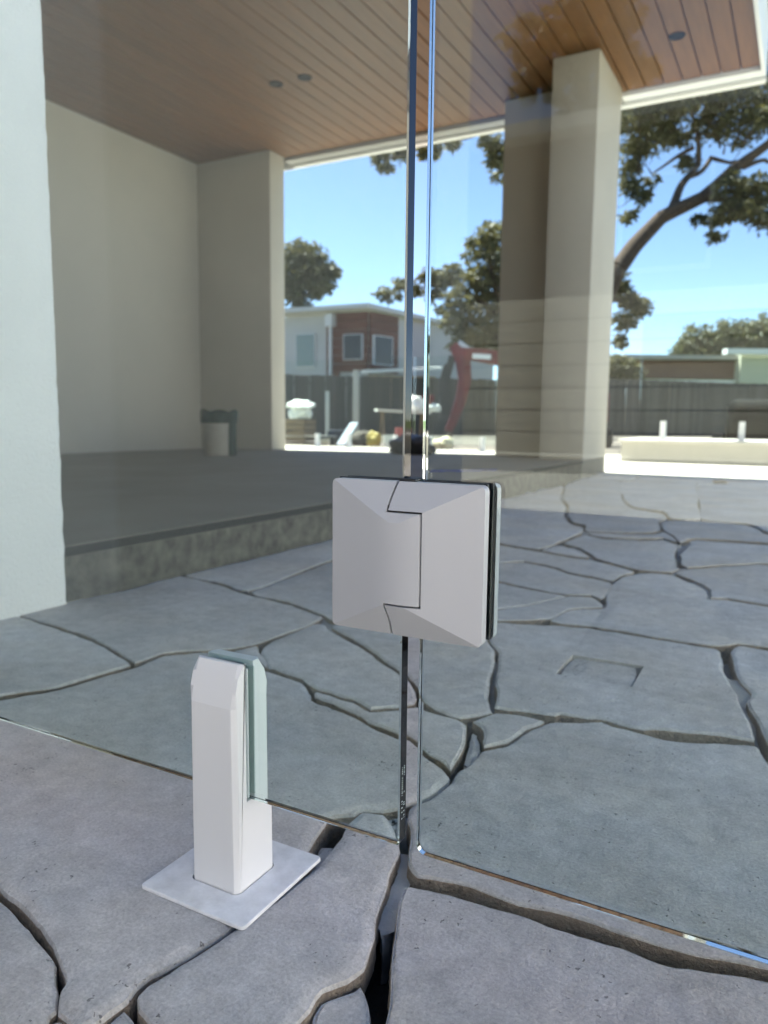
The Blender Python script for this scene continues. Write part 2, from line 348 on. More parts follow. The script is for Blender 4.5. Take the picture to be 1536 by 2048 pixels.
px = lambda L: [tuple(gz(u, v)[:2]) for u, v in L]
TR = {
 'S1': [(0,1792),(25,1818),(63,1853),(82,1880),(105,1905),(111,1919),(109,1954),(116,1973),(116,2009),(101,2021),(96,2048),(60,2130),(-200,2180),(-300,1800),(-75,1716)],
 'S2': [(330,1310),(275,1330),(230,1344),(177,1359),(120,1377),(44,1389),(0,1397),(-200,1425),(-260,1560),(-150,1640),(-55,1704),(0,1768),(40,1800),(84,1845),(108,1882),(124,1925),(133,1956),(122,1974),(122,2013),(141,2030),(152,2072),(183,2042),(205,2025),(251,1995),(273,1968),(301,1943),(355,1916),(420,1875),(460,1853),(560,1766),(606,1709),(623,1682),(643,1652),(658,1628),(675,1620),(712,1619),(726,1611),(773,1610),(815,1604),(836,1596),(869,1581),(898,1556),(900,1548),(888,1530),(861,1514),(850,1506),(840,1496),(818,1478),(798,1471),(760,1455),(726,1437),(692,1421),(640,1402),(625,1394),(624,1384),(610,1362),(580,1352),(550,1342),(530,1336),(505,1319),(480,1308),(440,1303),(400,1302)],
 'S4': [(639,1724),(683,1668),(695,1645),(729,1617),(772,1620),(789,1638),(796,1666),(799,1696),(789,1719),(778,1745),(768,1784),(755,1829),(753,1862),(745,1888),(725,1930),(693,1956),(647,1976),(634,1989),(621,2012),(595,2041),(572,2070),(450,2130),(330,2085),(305,2045),(276,2014),(275,1988),(295,1967),(342,1938),(420,1888),(465,1858),(570,1778)],
 'S5': [(249,2004),(276,2038),(292,2072),(240,2110),(186,2060),(205,2037)],
 'S5b': [(104,2024),(124,2020),(137,2034),(142,2080),(96,2085),(99,2048)],
 'S6': [(719,1948),(727,1963),(732,1985),(735,2005),(737,2047),(742,2110),(590,2120),(605,2055),(623,2028),(628,2007),(642,1986),(656,1979),(705,1960)],
 'S8': [(808,1775),(804,1790),(799,1806),(794,1855),(787,1894),(782,1937),(778,1972),(774,2005),(765,2047),(755,2110),(760,2230),(1250,2260),(1700,2240),(1700,1995),(1536,1962),(1375,1933),(1311,1920),(1248,1893),(1154,1869),(1056,1834),(977,1810),(900,1790),(856,1779),(820,1772)],
 'S9': [(817,1724),(834,1748),(903,1760),(942,1770),(992,1788),(1036,1805),(1100,1815),(1174,1837),(1233,1859),(1297,1881),(1371,1901),(1444,1913),(1536,1933),(1700,1965),(1690,1750),(1600,1600),(1545,1540),(1524,1506),(1512,1489),(1406,1483),(1328,1477),(1293,1467),(1227,1450),(1204,1442),(1161,1442),(1115,1442),(1093,1447),(1060,1462),(1018,1488),(998,1493),(967,1499),(958,1510),(944,1528),(920,1540),(905,1563),(871,1592),(838,1606),(822,1618),(818,1640),(823,1662),(820,1690)],
 'S10': [(950,1453),(963,1472),(960,1494),(941,1521),(930,1524),(934,1495),(942,1469)],
 'S7': [(836,1412),(875,1425),(915,1436),(933,1447),(930,1474),(913,1518),(904,1532),(892,1518),(863,1504),(843,1486),(818,1468),(798,1459),(772,1449),(743,1440),(729,1430),(699,1416),(670,1403),(634,1388),(635,1381),(664,1388),(687,1397),(711,1402),(726,1411),(744,1422),(774,1419),(801,1417)],
 'S11': [(545,1333),(528,1306),(530,1294),(556,1277),(604,1259),(628,1247),(649,1247),(659,1258),(687,1274),(717,1289),(747,1310),(777,1331),(801,1347),(822,1368),(832,1395),(828,1404),(801,1409),(774,1411),(746,1413),(728,1402),(711,1393),(687,1389),(664,1380),(642,1374),(628,1365),(610,1353),(580,1344),(555,1334)],
 'S12': [(668,1251),(690,1265),(720,1280),(750,1301),(780,1322),(803,1338),(830,1362),(842,1382),(853,1400),(877,1416),(901,1427),(921,1432),(959,1427),(984,1420),(978,1409),(978,1370),(983,1343),(989,1327),(991,1304),(980,1285),(972,1265),(962,1242),(860,1236),(760,1239),(685,1244)],
 'S13': [(988,1287),(1000,1304),(1000,1327),(994,1366),(999,1386),(992,1411),(1018,1415),(1056,1417),(1111,1426),(1122,1422),(1173,1430),(1212,1434),(1231,1440),(1289,1455),(1309,1453),(1359,1457),(1444,1465),(1505,1475),(1501,1448),(1474,1390),(1450,1347),(1439,1308),(1431,1296),(1328,1280),(1250,1266),(1173,1255),(1111,1250),(1087,1250),(998,1244),(977,1243),(980,1264)],
 'S14': [(1478,1290),(1536,1299),(1640,1314),(1650,1530),(1560,1530),(1534,1477),(1513,1432),(1494,1401),(1504,1382),(1478,1355),(1469,1327),(1463,1302)],
 'S16': [(992,1424),(1037,1426),(1089,1439),(1056,1454),(1018,1478),(994,1483),(969,1488),(973,1467),(966,1448),(952,1439)],
 'S17': [(27,1228),(111,1253),(190,1281),(239,1308),(264,1326),(230,1336),(177,1351),(120,1369),(44,1380),(0,1387),(-200,1412),(-330,1400),(-330,1300),(-80,1252)],
 'S17b': [(474,1301),(516,1290),(520,1300),(532,1316),(538,1332),(510,1314),(490,1307)],
 'S19': [(38,1224),(132,1204),(250,1181),(362,1152),(440,1169),(495,1188),(580,1209),(645,1232),(630,1242),(604,1254),(556,1271),(520,1283),(472,1294),(440,1297),(400,1297),(330,1303),(275,1322),(266,1316),(239,1299),(190,1272),(111,1246)],
 'S20': [(377,1149),(500,1120),(660,1080),(760,1055),(800,1070),(720,1100),(655,1121),(620,1135),(500,1180),(445,1164)],
 'S21': [(507,1184),(620,1141),(655,1127),(720,1106),(800,1079),(860,1180),(860,1228),(760,1233),(672,1240),(652,1228),(580,1202)],
 'S22': [(1105,1239),(1146,1219),(1212,1216),(1216,1190),(1224,1170),(1245,1155),(1275,1147),(1306,1146),(1342,1149),(1382,1165),(1410,1180),(1416,1199),(1458,1200),(1536,1213),(1640,1228),(1640,1307),(1536,1293),(1475,1284),(1437,1290),(1328,1274),(1250,1260),(1173,1249),(1125,1245)],
 'S24': [(998,1165),(1070,1181),(1130,1191),(1052,1208),(985,1217),(930,1225),(872,1200),(932,1155)],
 'S25': [(1138,1192),(1183,1194),(1200,1203),(1206,1212),(1146,1215),(1120,1226),(1100,1236),(998,1239),(942,1233),(990,1220),(1052,1211)],
 'S26': [(1114,1138),(1136,1147),(1183,1156),(1222,1165),(1216,1183),(1205,1197),(1183,1189),(1136,1187),(1070,1176),(998,1160),(934,1151),(936,1128),(1050,1125)],
 'S27': [(998,1090),(1078,1103),(1136,1114),(1190,1121),(1233,1132),(1266,1142),(1240,1150),(1224,1160),(1183,1151),(1136,1142),(1118,1134),(1050,1121),(940,1125),(896,1100),(940,1082)],
 'S28': [(1125,1091),(1155,1101),(1178,1113),(1136,1109),(1087,1100),(1110,1091)],
 'S29': [(1172,1070),(1208,1078),(1277,1081),(1327,1080),(1352,1089),(1349,1107),(1350,1125),(1357,1137),(1342,1142),(1306,1140),(1277,1138),(1235,1127),(1197,1116),(1160,1094),(1130,1086)],
 'S30': [(998,1085),(1078,1097),(1108,1087),(1162,1064),(1166,1055),(1141,1047),(1128,1031),(1131,1013),(1120,997),(1125,972),(1070,984),(950,1012),(880,1030),(862,1060),(935,1077)],
 'S31': [(1140,1013),(1129,997),(1133,970),(1170,956),(1240,963),(1244,1000),(1266,1017),(1323,1027),(1333,1037),(1316,1042),(1319,1058),(1300,1064),(1177,1062),(1172,1049),(1150,1045),(1137,1031)],
 'S32': [(1178,1067),(1306,1069),(1325,1063),(1345,1073),(1352,1083),(1327,1075),(1277,1076),(1208,1073)],
 'S33': [(1250,1000),(1246,963),(1390,968),(1395,1010),(1400,1038),(1345,1036),(1328,1022),(1272,1014)],
 'S34': [(1396,968),(1536,972),(1640,978),(1640,1080),(1536,1063),(1516,1054),(1494,1046),(1405,1038),(1401,1010)],
 'S35': [(1328,1060),(1324,1043),(1345,1041),(1403,1042),(1490,1050),(1515,1060),(1536,1069),(1640,1086),(1640,1100),(1536,1084),(1389,1075),(1360,1083),(1350,1072)],
 'S36': [(1380,1090),(1389,1081),(1536,1090),(1640,1105),(1640,1125),(1516,1125),(1450,1128),(1374,1133),(1362,1125),(1363,1107)],
 'S37': [(1368,1141),(1450,1134),(1516,1131),(1640,1130),(1640,1222),(1536,1207),(1458,1194),(1424,1193),(1418,1174),(1388,1159),(1352,1146)],
 'S38': [(770,1054),(856,1036),(862,1066),(928,1085),(888,1102),(930,1124),(925,1150),(870,1192),(810,1085)],
}
WORLD = {k: px(v) for k, v in TR.items()}
drain = px([(1112,1346),(1147,1308),(1289,1331),(1265,1372)])
for k, poly in WORLD.items():
    d = min(Vector(p).length for p in poly)
    r = .0025 if d > 1.2 else (.0038 if d > .75 else .006)
    kw = {}
    if k == 'S2': r = .007
    if k == 'S8': r = .003
    if k == 'S9': r = .003
    if k == 'S10': kw = dict(zo=-.006)
    if k == 'S6': r = .004; kw = dict(zo=-.008)
    if k in ('S5', 'S5b'): r = .004; kw = dict(zo=-.006)
    if k == 'S1': r = .008
    if k == 'S13': kw['hole'] = drain
    if k not in ('S1', 'S4', 'S5', 'S5b', 'S6', 'S8', 'S10'): kw['gap'] = -.0012 if d < 1.0 else -.0016
    stone(poly, r=r, **kw)
# low chip of stone lying in the open joint, and mortar in the joints
stone(px([(740,2006),(752,2014),(766,2017),(771,2000),(779,1997),(772,2035),(764,2075),(738,2075)]), r=.003, zo=-.022, thick=.03)
for mp_ in ([(801,1690),(818,1672),(826,1720),(812,1772),(802,1806),(786,1818),(770,1842),(766,1806),(778,1752),(790,1722)],
            [(644,1662),(684,1664),(664,1698),(641,1722),(618,1712),(630,1690)],
            [(704,1620),(730,1612),(780,1606),(818,1600),(818,1640),(792,1640),(772,1618),(730,1618)]):
    stone(px(mp_), name='mortar', r=.010, zo=-.014, thick=.046, material=M_MORTAR, amp=.004)
dl = px([(1124,1345),(1153,1314),(1272,1333),(1257,1373)])
stone(dl, name='drain_lid', r=.0012, zo=-.002, thick=.028, amp=.0003)
bounce_path = sheet('bounce_path', 2.6, -1.3, 9, YF, -.02, M_DECK); bounce_path['label'] = 'pale paving added out of view to bounce sunlight into the shade'  # ground added beside the view; its sunlit surface brightens the shaded slabs
bm = bmesh.new(); nx_, ny_ = 40, 150
gv = [[None]*(ny_+1) for _ in range(nx_+1)]
for i in range(nx_+1):
    for j in range(ny_+1):
        x = XS+.012+(1.47)*i/nx_; y = .98+(YF-.03-.98)*j/ny_
        nn = mnoise.noise(Vector((x*5, y*5, 4.4)))+.6*mnoise.noise(Vector((x*13, y*13, 1.4)))
        gv[i][j] = bm.verts.new((x, y, -.005-.034*max(0, min(1, .45+1.4*nn))-.02*max(0, 1-(y-.98)/.25)))
for i in range(nx_):
    for j in range(ny_): bm.faces.new((gv[i][j], gv[i+1][j], gv[i+1][j+1], gv[i][j+1]))
fin(bm, 'joint_mortar', M_JOINT, paving, 60)
# filler slabs beside and behind the camera
rng = random.Random(11)
def covered(poly):
    for L in list(WORLD.values()):
        for p in poly:
            if inside(p, L): return True
        for p in L:
            if inside(p, poly): return True
    cxp = (sum(p[0] for p in poly)/len(poly), sum(p[1] for p in poly)/len(poly))
    return any(inside(cxp, L) for L in WORLD.values())
nx, ny = 9, 16; X0, Y0, DX, DY = -1.36, -1.25, .46, .47
jit = {(i, j): ((X0+i*DX+(rng.uniform(-.13, .13) if 0 < i < nx else 0)), (Y0+j*DY+(rng.uniform(-.13, .13) if 0 < j < ny-1 else 0))) for i in range(nx+1) for j in range(ny+1)}
for i in range(nx):
    for j in range(ny):
        q = [jit[i, j], jit[i+1, j], jit[i+1, j+1], jit[i, j+1]]
        q = [(min(x, 2.58), min(y, YF-.03)) for x, y in q]
        for sx in (1.0, .8, .6, .4):
            c = (sum(p[0] for p in q)/4, sum(p[1] for p in q)/4)
            qs = [(c[0]+(p[0]-c[0])*sx, c[1]+(p[1]-c[1])*sx) for p in q]
            if abs(area(qs)) > .012 and not covered(qs):
                stone(qs, r=.004, gap=.006, amp=.004); break

# ------------------------------------------------------------------ alfresco floor with step
FZ = .10
def fz(x): return .122-.0095*(XS-x)
bm = bmesh.new(); box(bm, (-9, 1.0, -.10), (XS+.002, YF, .1))
for v in bm.verts:
    if v.co.z > 0: v.co.z = fz(v.co.x)
floor = tag(fin(bm, 'alfresco_floor', M_SLAB), 'raised concrete floor of the covered terrace', kind='structure')
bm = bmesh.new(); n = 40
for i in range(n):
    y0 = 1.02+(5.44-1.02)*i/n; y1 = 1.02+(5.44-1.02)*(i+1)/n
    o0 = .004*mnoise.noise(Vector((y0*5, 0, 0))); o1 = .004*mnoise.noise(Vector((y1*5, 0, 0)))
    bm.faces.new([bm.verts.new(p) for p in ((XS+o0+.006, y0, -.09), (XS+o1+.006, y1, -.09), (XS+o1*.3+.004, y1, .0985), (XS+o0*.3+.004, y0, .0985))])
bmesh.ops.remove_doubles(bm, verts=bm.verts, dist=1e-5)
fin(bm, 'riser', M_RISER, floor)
boxo('lip_shadow_strip', (XS-.02, 1.075, .099), (XS+.0035, 5.47, .1200), M_LIPSHADE, floor, .001)  # dark strip paints the shadow line below the floor edge

# ------------------------------------------------------------------ the house
HC = 2.92
XW, XR, YR, YE = -5.49, -.425, 6.42, 1.10
house = empty('house', (XS, 1.0, 0), 'rendered house wing with columns and a timber lined terrace ceiling', 'house')
bm = bmesh.new(); loops = []
for k in range(181):
    z = -.1+(HC+.4)*k/180; f_ = 1 if z < .5 else .6
    n1 = mnoise.noise(Vector((z*28, 0, 2)))*.0035*f_+mnoise.noise(Vector((z*90, 0, 8)))*.002*f_; n2 = mnoise.noise(Vector((z*35, 5, 1)))*.003*f_
    n1 += -.006*max(0, mnoise.noise(Vector((z*17, 9, 3)))-.15)*(2 if z < .25 else .6)
    loops.append([bm.verts.new(p) for p in ((XS-.25, -.25, z), (XS+.016, -.25, z), (XS+.016, 1.054, z), (XS+.0125+n2*.5, 1.0655+n1, z), (XS+.002, 1.07+n1, z), (XS-.25, 1.07, z))])
for a, b in zip(loops, loops[1:]):
    for q in range(6): bm.faces.new((a[q], a[(q+1) % 6], b[(q+1) % 6], b[q]))
bm.faces.new(loops[0][::-1]); bm.faces.new(loops[-1]); fin(bm, 'wall', M_RENDER, house)
boxo('wall', (XS-.25, -2.26, -.1), (XS+.012, -.252, HC+.3), mat('grey_render', (.58, .565, .53), .85, (.62, .605, .57), 2.2, .003, 170), house)
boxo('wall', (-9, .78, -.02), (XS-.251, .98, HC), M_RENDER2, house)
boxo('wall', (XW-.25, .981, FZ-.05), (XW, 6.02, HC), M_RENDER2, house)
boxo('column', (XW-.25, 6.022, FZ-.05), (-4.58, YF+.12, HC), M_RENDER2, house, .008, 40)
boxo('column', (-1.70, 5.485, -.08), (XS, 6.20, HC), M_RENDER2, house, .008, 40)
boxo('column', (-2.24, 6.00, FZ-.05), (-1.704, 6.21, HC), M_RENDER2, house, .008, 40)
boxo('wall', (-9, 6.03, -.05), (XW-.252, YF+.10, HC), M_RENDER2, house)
boxo('wall', (-9, -2.26, -.05), (XS-.252, -2.0, HC), M_RENDER2, house)
boxo('beam', (-4.60, 6.272, HC-.034), (XS-.02, YR, HC+.2), M_BEAM, house)
boxo('beam', (XS-.018, 6.272, HC-.030), (XR-.001, YR, HC+.2), M_FASCIA, house)  # white here puts the brighter light on this run into the colour
boxo('beam_trim', (-4.58, YR-.03, HC-.056), (XR+.028, YR+.012, HC-.0345), M_FASCIA, house)
boxo('fascia', (-9, YR+.013, HC-.054), (XR+.02, YR+.04, HC+.32), M_FASCIA, house)
boxo('fascia', (XR, YE, HC-.03), (XR+.025, YR, HC+.32), M_FASCIA, house, .002)
boxo('fascia', (XS+.03, YE-.027, HC-.03), (XR+.025, YE-.002, HC+.32), M_FASCIA, house)
boxo('roof', (-9.2, YE-.05, HC+.322), (XR+.09, YR+.1, HC+.37), M_BEAM, house)
boxo('roof', (-9.2, -2.5, HC+.322), (XS+.08, YE-.052, HC+.37), M_BEAM, house)
ceiling = boxo('ceiling', (-9, YE+.01, HC+.024), (XR-.004, 6.27, HC+.06), M_DARK, house)
PITCHB = .1308
nb = int((XR-XW)/PITCHB)+1
for i in range(nb):
    x1 = XR-.002-i*PITCHB; x0 = max(x1-PITCHB+.008, XW+.002)
    y0 = YE+.005
    bm = bmesh.new(); box(bm, (x0, y0, HC), (x1, 6.268, HC+.02), .0025, 1)
    fin(bm, 'board', M_WOOD, ceiling)
for (u, v) in ((553, 168), (610, 155), (1354, 72)):
    p = gz(u, v, HC); bm = bmesh.new()
    lathe(bm, [(0, -.0012), (.036, -.0012), (.038, -.006), (.052, -.006), (.054, .0), (.054, .0005), (0, .0005)], (p.x, p.y, HC-.001), 24)
    dlt = fin(bm, 'downlight', M_DARK, ceiling, 40)

# ------------------------------------------------------------------ glass fence, gate, spigot, hinge
GY0, GY1 = .4735, .4855
def rounded_rect(x0, x1, z0, z1, rads, seg=6):
    """rads for (x0,z0),(x1,z0),(x1,z1),(x0,z1)"""
    cs = [((x0, z0), rads[0], math.pi), ((x1, z0), rads[1], 1.5*math.pi), ((x1, z1), rads[2], 0), ((x0, z1), rads[3], .5*math.pi)]
    sg = [(1, 1), (-1, 1), (-1, -1), (1, -1)]
    out = []
    for ((x, z), r, a0), (sx, sz) in zip(cs, sg):
        if r <= 0: out.append((x, z)); continue
        for k in range(seg+1):
            a = a0+.5*math.pi*k/seg
            out.append((x+sx*r+r*math.cos(a), z+sz*r+r*math.sin(a)))
    return out
def glass_pane(name, poly, arris=.0011):
    bm = bmesh.new(); n = len(poly)
    c = offset(poly, arris) if area(poly) > 0 else offset(poly, -arris)
    A = [bm.verts.new((x, GY0, z)) for x, z in c]; B = [bm.verts.new((x, GY0+arris, z)) for x, z in poly]
    C = [bm.verts.new((x, GY1-arris, z)) for x, z in poly]; D = [bm.verts.new((x, GY1, z)) for x, z in c]
    bm.faces.new(A); bm.faces.new(D[::-1])
    for P, Q in ((A, B), (B, C), (C, D)):
        for i in range(n): bm.faces.new((P[i], P[(i+1) % n], Q[(i+1) % n], Q[i]))
    return fin(bm, name, M_GLASS)
ZB, ZT = .0808, 1.25
fence_o = tag(glass_pane('glass_fence_panel', rounded_rect(-1.345, -.2447, ZB, ZT, (.004, .003, .004, .004))), 'fixed clear glass fence panel held by the white spigot beside the wall', 'glass panel')
gate_o = tag(glass_pane('glass_gate', rounded_rect(-.2306, .66, ZB-.0015, ZT, (.008, .008, .008, .008))), 'frameless clear glass gate hung on the white hinge', 'gate')
# faint etched safety stamp near the panel corner and the etched line on its polished end
M_ETCH = mat('etched_frost', (.55, .6, .6), .9)
bm = bmesh.new(); rr = random.Random(4)
s0 = gy(706, 1600, GY0); s1 = gy(748, 1520, GY0)
def dash(bm, x0, z0, x1, z1, y): bm.faces.new([bm.verts.new(p) for p in ((x0, y, z0), (x1, y, z0), (x1, y, z1), (x0, y, z1))])
for row in range(3):
    x = s0.x+.002+row*.0042; z = s0.z
    while z < s1.z:
        h = rr.uniform(.0006, .0016)
        if rr.random() < .72: dash(bm, x, z, x+rr.uniform(.0002, .0006), z+h, GY0-.00015)
        z += h+.0011
fin(bm, 'etched_stamp', M_ETCH, fence_o)
bm = bmesh.new(); z = ZB+.018
while z < ZB+.062:
    for k in range(2):
        y = GY0+.0035+k*.0032; h = rr.uniform(.0004, .0011)
        if rr.random() < .75: bm.faces.new([bm.verts.new(p) for p in ((-.24455, y, z), (-.24455, y+.0018, z), (-.24455, y+.0018, z+h), (-.24455, y, z+h))])
    z += .0017
fin(bm, 'etched_stamp', M_ETCH, fence_o)

# spigot
SX0, SX1, SY0, SY1, SZT = -.4385, -.3870, .4565, .5085, .199
spig = empty('spigot', (-.41275, .4825, 0), 'short white post clamping the glass panel just above the paving', 'spigot')
def spig_prof():
    f = [(SY0, .0005), (SY0, .164)]
    for dy, z in ((.0028, .1765), (.0062, .1885), (.0105, SZT)): f.append((SY0+dy, z))
    g = [(.4712, SZT), (.4712, .0795), (.4874, .0795), (.4874, SZT)]
    b = []
    for dy, z in ((.0105, SZT), (.0062, .1885), (.0028, .1765)): b.append((SY1-dy, z))
    return f+g+b+[(SY1, .164), (SY1, .0005)]
prof = spig_prof(); bm = bmesh.new(); n = len(prof)
A = [bm.verts.new((SX0, y, z)) for y, z in prof]; B = [bm.verts.new((SX1, y, z)) for y, z in prof]
fa = bm.faces.new(A); fb = bm.faces.new(B[::-1])
for i in range(n): bm.faces.new((A[i], B[i], B[(i+1) % n], A[(i+1) % n]))
bm.edges.ensure_lookup_table()
outer = [i for i, (y, z) in enumerate(prof)]
es = []
nf = 5
for i in list(range(0, nf-1))+list(range(n-nf, n-1)):
    for V in (A, B):
        e = bm.edges.get((V[i], V[i+1]))
        if e: es.append(e)
bmesh.ops.bevel(bm, geom=es, offset=.0072, segments=1, profile=.5, affect='EDGES', clamp_overlap=True)
for v in bm.verts:   # slight taper to the top
    t = v.co.z/.2; v.co.x = -.41275+(v.co.x+.41275)*(1-.05*t)
po = fin(bm, 'post', M_WHITE, spig, 12)
bv = po.modifiers.new('bevel', 'BEVEL'); bv.width = .0006; bv.segments = 2; bv.limit_method = 'ANGLE'; bv.angle_limit = math.radians(30)
for y0, y1 in ((.4716, GY0-.0001), (GY1+.0001, .4870)):
    bm = bmesh.new(); box(bm, (SX0+.006, y0, .083), (SX1+.0006, y1, SZT-.004), .0005)
    fin(bm, 'gasket', mat('pale_gasket', (.45, .52, .52), .5), spig)
bm = bmesh.new()
pl = rounded_rect(-.469, -.357, .427, .539, (.004,)*4, 4); ho = rounded_rect(SX0-.0012, SX1+.0012, SY0-.0012, SY1+.0012, (.007,)*4, 4)
z0, z1 = .0004, .0034
rings = []
for lp, z in ((pl, z0), (pl, z1-.0007), (offset(pl, .0007), z1), (ho, z1), (ho, z0)):
    rings.append([bm.verts.new((x, y, z)) for x, y in lp])
for a, b in zip(rings, rings[1:]):
    n = len(a)
    for i in range(n): bm.faces.new((a[i], a[(i+1) % n], b[(i+1) % n], b[i]))
fin(bm, 'base_plate', M_PLATE, spig)

# hinge
hz0, hz1, hx0, hx1 = .2478, .3575, -.2972, -.1785
hinge = empty('gate_hinge', (-.2378, .48, hz0), 'square white faceted hinge joining the glass gate to the fixed panel', 'hinge')
HA, HBV, HH = .0555, .027, .0175
def hgt(x, z, roll=None):
    h = min((x-hx0)/HA, (hx1-x)/HA, 1.0, (hz1-z)/HBV, (z-hz0)/HBV)
    if roll is not None and x > roll[0]:
        d_ = x-roll[0]; L_ = roll[1]-roll[0]; hx_ = (roll[0]-hx0)/HA+(d_-.95*d_*d_/L_)/HA
        h = min(hx_, (hz1-z)/HBV, (z-hz0)/HBV)
    return .0075+HH*max(0, h)
def leaf(name, dom, sign=-1, base=.470, roll=None, cuts=(), parent=None):
    bm = bmesh.new(); pool = {}
    for piece in dom:
        vs_ = []
        for x, z in piece:
            key = (round(x, 6), round(z, 6))
            if key not in pool: pool[key] = bm.verts.new((x, 0, z))
            vs_.append(pool[key])
        bm.faces.new(vs_)
    planes = []
    for (x, z, sx, sz) in ((hx0, hz1, 1, -1), (hx1, hz1, -1, -1), (hx0, hz0, 1, 1), (hx1, hz0, -1, 1)):
        d = Vector((sx*HA, 0, sz*HBV)); planes.append(((x, 0, z), d.cross(Vector((0, 1, 0))).normalized()))
    for x in (hx0+HA, hx1-HA)+tuple(cuts): planes.append(((x, 0, 0), Vector((1, 0, 0))))
    for z in (hz0+HBV, hz1-HBV): planes.append(((0, 0, z), Vector((0, 0, 1))))
    for co, no in planes: bmesh.ops.bisect_plane(bm, geom=bm.verts[:]+bm.edges[:]+bm.faces[:], dist=1e-6, plane_co=co, plane_no=no)
    bmesh.ops.remove_doubles(bm, verts=bm.verts, dist=2e-6)
    for v in bm.verts: v.co.y = base+sign*hgt(v.co.x, v.co.z, roll)
    be = [e for e in bm.edges if len(e.link_faces) == 1]
    r = bmesh.ops.extrude_edge_only(bm, edges=be)
    for v in r['geom']:
        if isinstance(v, bmesh.types.BMVert): v.co.y = base
    o = fin(bm, name, M_HINGE, parent, 12)
    b = o.modifiers.new('bevel', 'BEVEL'); b.width = .0009; b.segments = 3; b.limit_method = 'ANGLE'; b.angle_limit = math.radians(50)
    w = o.modifiers.new('wn', 'WEIGHTED_NORMAL'); w.keep_sharp = True
    return o
RC = .0045
def arc(cx_, cz_, a0, a1, r=RC, seg=5): return [(cx_+r*math.cos(a0+(a1-a0)*k/seg), cz_+r*math.sin(a0+(a1-a0)*k/seg)) for k in range(seg+1)]
xm, xk = -.2437, -.2196          # seam beside the end knuckles, seam beside the middle knuckle
zk0, zk1 = hz0+.0262, hz1-.0205
PI = math.pi
xL, xRt = xm-.0022, xm-.0006
domL = [arc(hx0+RC, hz0+RC, PI, 1.5*PI)+[(xm-.004, hz0), (xm-.0018, hz0+.012), (xL, zk0), (hx0, zk0)],
        [(hx0, zk0), (xL, zk0), (xk, zk0), (xk, zk1), (xL, zk1), (hx0, zk1)],
        [(hx0, zk1), (xL, zk1), (xm-.0018, hz1-.010), (xm-.0005, hz1)]+arc(hx0+RC, hz1-RC, .5*PI, PI)]
ka, kb = zk0-.0014, zk1+.0014
domR = [[(xm-.0022, hz0)]+arc(hx1-RC, hz0+RC, -.5*PI, 0)+[(hx1, ka), (xk+.0012, ka), (xRt, ka), (xm-.0004, hz0+.012)],
        [(xk+.0012, ka), (hx1, ka), (hx1, kb), (xk+.0012, kb)],
        [(xRt, kb), (xk+.0012, kb), (hx1, kb)]+arc(hx1-RC, hz1-RC, 0, .5*PI)+[(xm+.0012, hz1), (xm-.0002, hz1-.010)]]
leaf('fixed_leaf', domL, roll=(-.2560, xk), cuts=[-.2560+k*.0014 for k in range(0, 26)], parent=hinge)
leaf('swing_leaf', domR, parent=hinge)
domB = arc(hx0+RC, hz0+RC, PI, 1.5*PI)+arc(hx1-RC, hz0+RC, 1.5*PI, 2*PI)+arc(hx1-RC, hz1-RC, 0, .5*PI)+arc(hx0+RC, hz1-RC, .5*PI, PI)
leaf('back_leaf', [domB], sign=1, base=.4892, parent=hinge)
for y0, y1 in ((.4698, GY0-.0001), (GY1+.0001, .4893)):
    for x0, x1 in ((hx0+.0012, -.2452), (-.2301, hx1-.0016)):
        bm = bmesh.new(); box(bm, (x0, y0, hz0+.001), (x1, y1, hz1+.0007), .0004, 1); fin(bm, 'gasket', M_BLACK, hinge)
bm = bmesh.new(); box(bm, (-.2440, .4650, hz0-.0012), (-.2312, .489, hz1+.0018), .001); fin(bm, 'core', M_BLACK, hinge)
bm = bmesh.new(); box(bm, (-.2465, .4520, zk0-.005), (-.2160, .462, zk1+.005), .001); fin(bm, 'knuckle_pin', M_BLACK, hinge)
for z in (hz0+.027, hz1-.027):
    bm = bmesh.new(); tube(bm, [(hx1-.010, .4699, z), (hx1-.010, .4736, z)], .0055, 16); fin(bm, 'bolt', M_STEEL, hinge)

# ------------------------------------------------------------------ things on the terrace floor
def bag(name, c, rx, ry, rz, material, seed, label, cat, group=None, squash=.6, parent=None):
    bm = bmesh.new(); bmesh.ops.create_icosphere(bm, subdivisions=4, radius=1)
    for v in bm.verts:
        p = v.co.copy(); nn = mnoise.noise(p*1.6+Vector((seed, seed*2, 0)))*.28+mnoise.noise(p*4+Vector((seed, 0, 5)))*.10
        p *= 1+nn; z = p.z
        z = max(z, -squash)
        v.co = Vector((c[0]+p.x*rx, c[1]+p.y*ry, c[2]+(z+squash)*rz))
    o = fin(bm, name, material, parent, 60)
    return tag(o, label, cat, group)
M_BUCK = mat('bucket_plastic', (.30, .27, .23), .6, (.38, .35, .30), 8)
M_GREEN = mat('green_plastic', (.004, .022, .016), .6, spec=.2)
bp_ = gz(441, 911, .096)
FZ = fz(bp_.x)
bk = empty('bucket', (bp_.x, bp_.y, FZ), 'pale bucket with green rim and tape near the inner terrace wall', 'bucket')
bm = bmesh.new(); lathe(bm, [(0, .004), (.118, .004), (.122, .01), (.135, .27), (.128, .27), (.116, .02), (0, .02)], (bp_.x, bp_.y, FZ-.003), 28); fin(bm, 'body', M_BUCK, bk, 40)
bm = bmesh.new(); lathe(bm, [(.137, .262), (.146, .262), (.150, .33), (.148, .355), (.142, .355), (.139, .33), (.134, .30)], (bp_.x, bp_.y, FZ), 28)
for v in bm.verts: 
    if v.co.z > FZ+.34: v.co.z += .018*math.sin(3*math.atan2(v.co.y-bp_.y, v.co.x-bp_.x)+1)
fin(bm, 'rim', M_GREEN, bk, 40)
bm = bmesh.new(); 
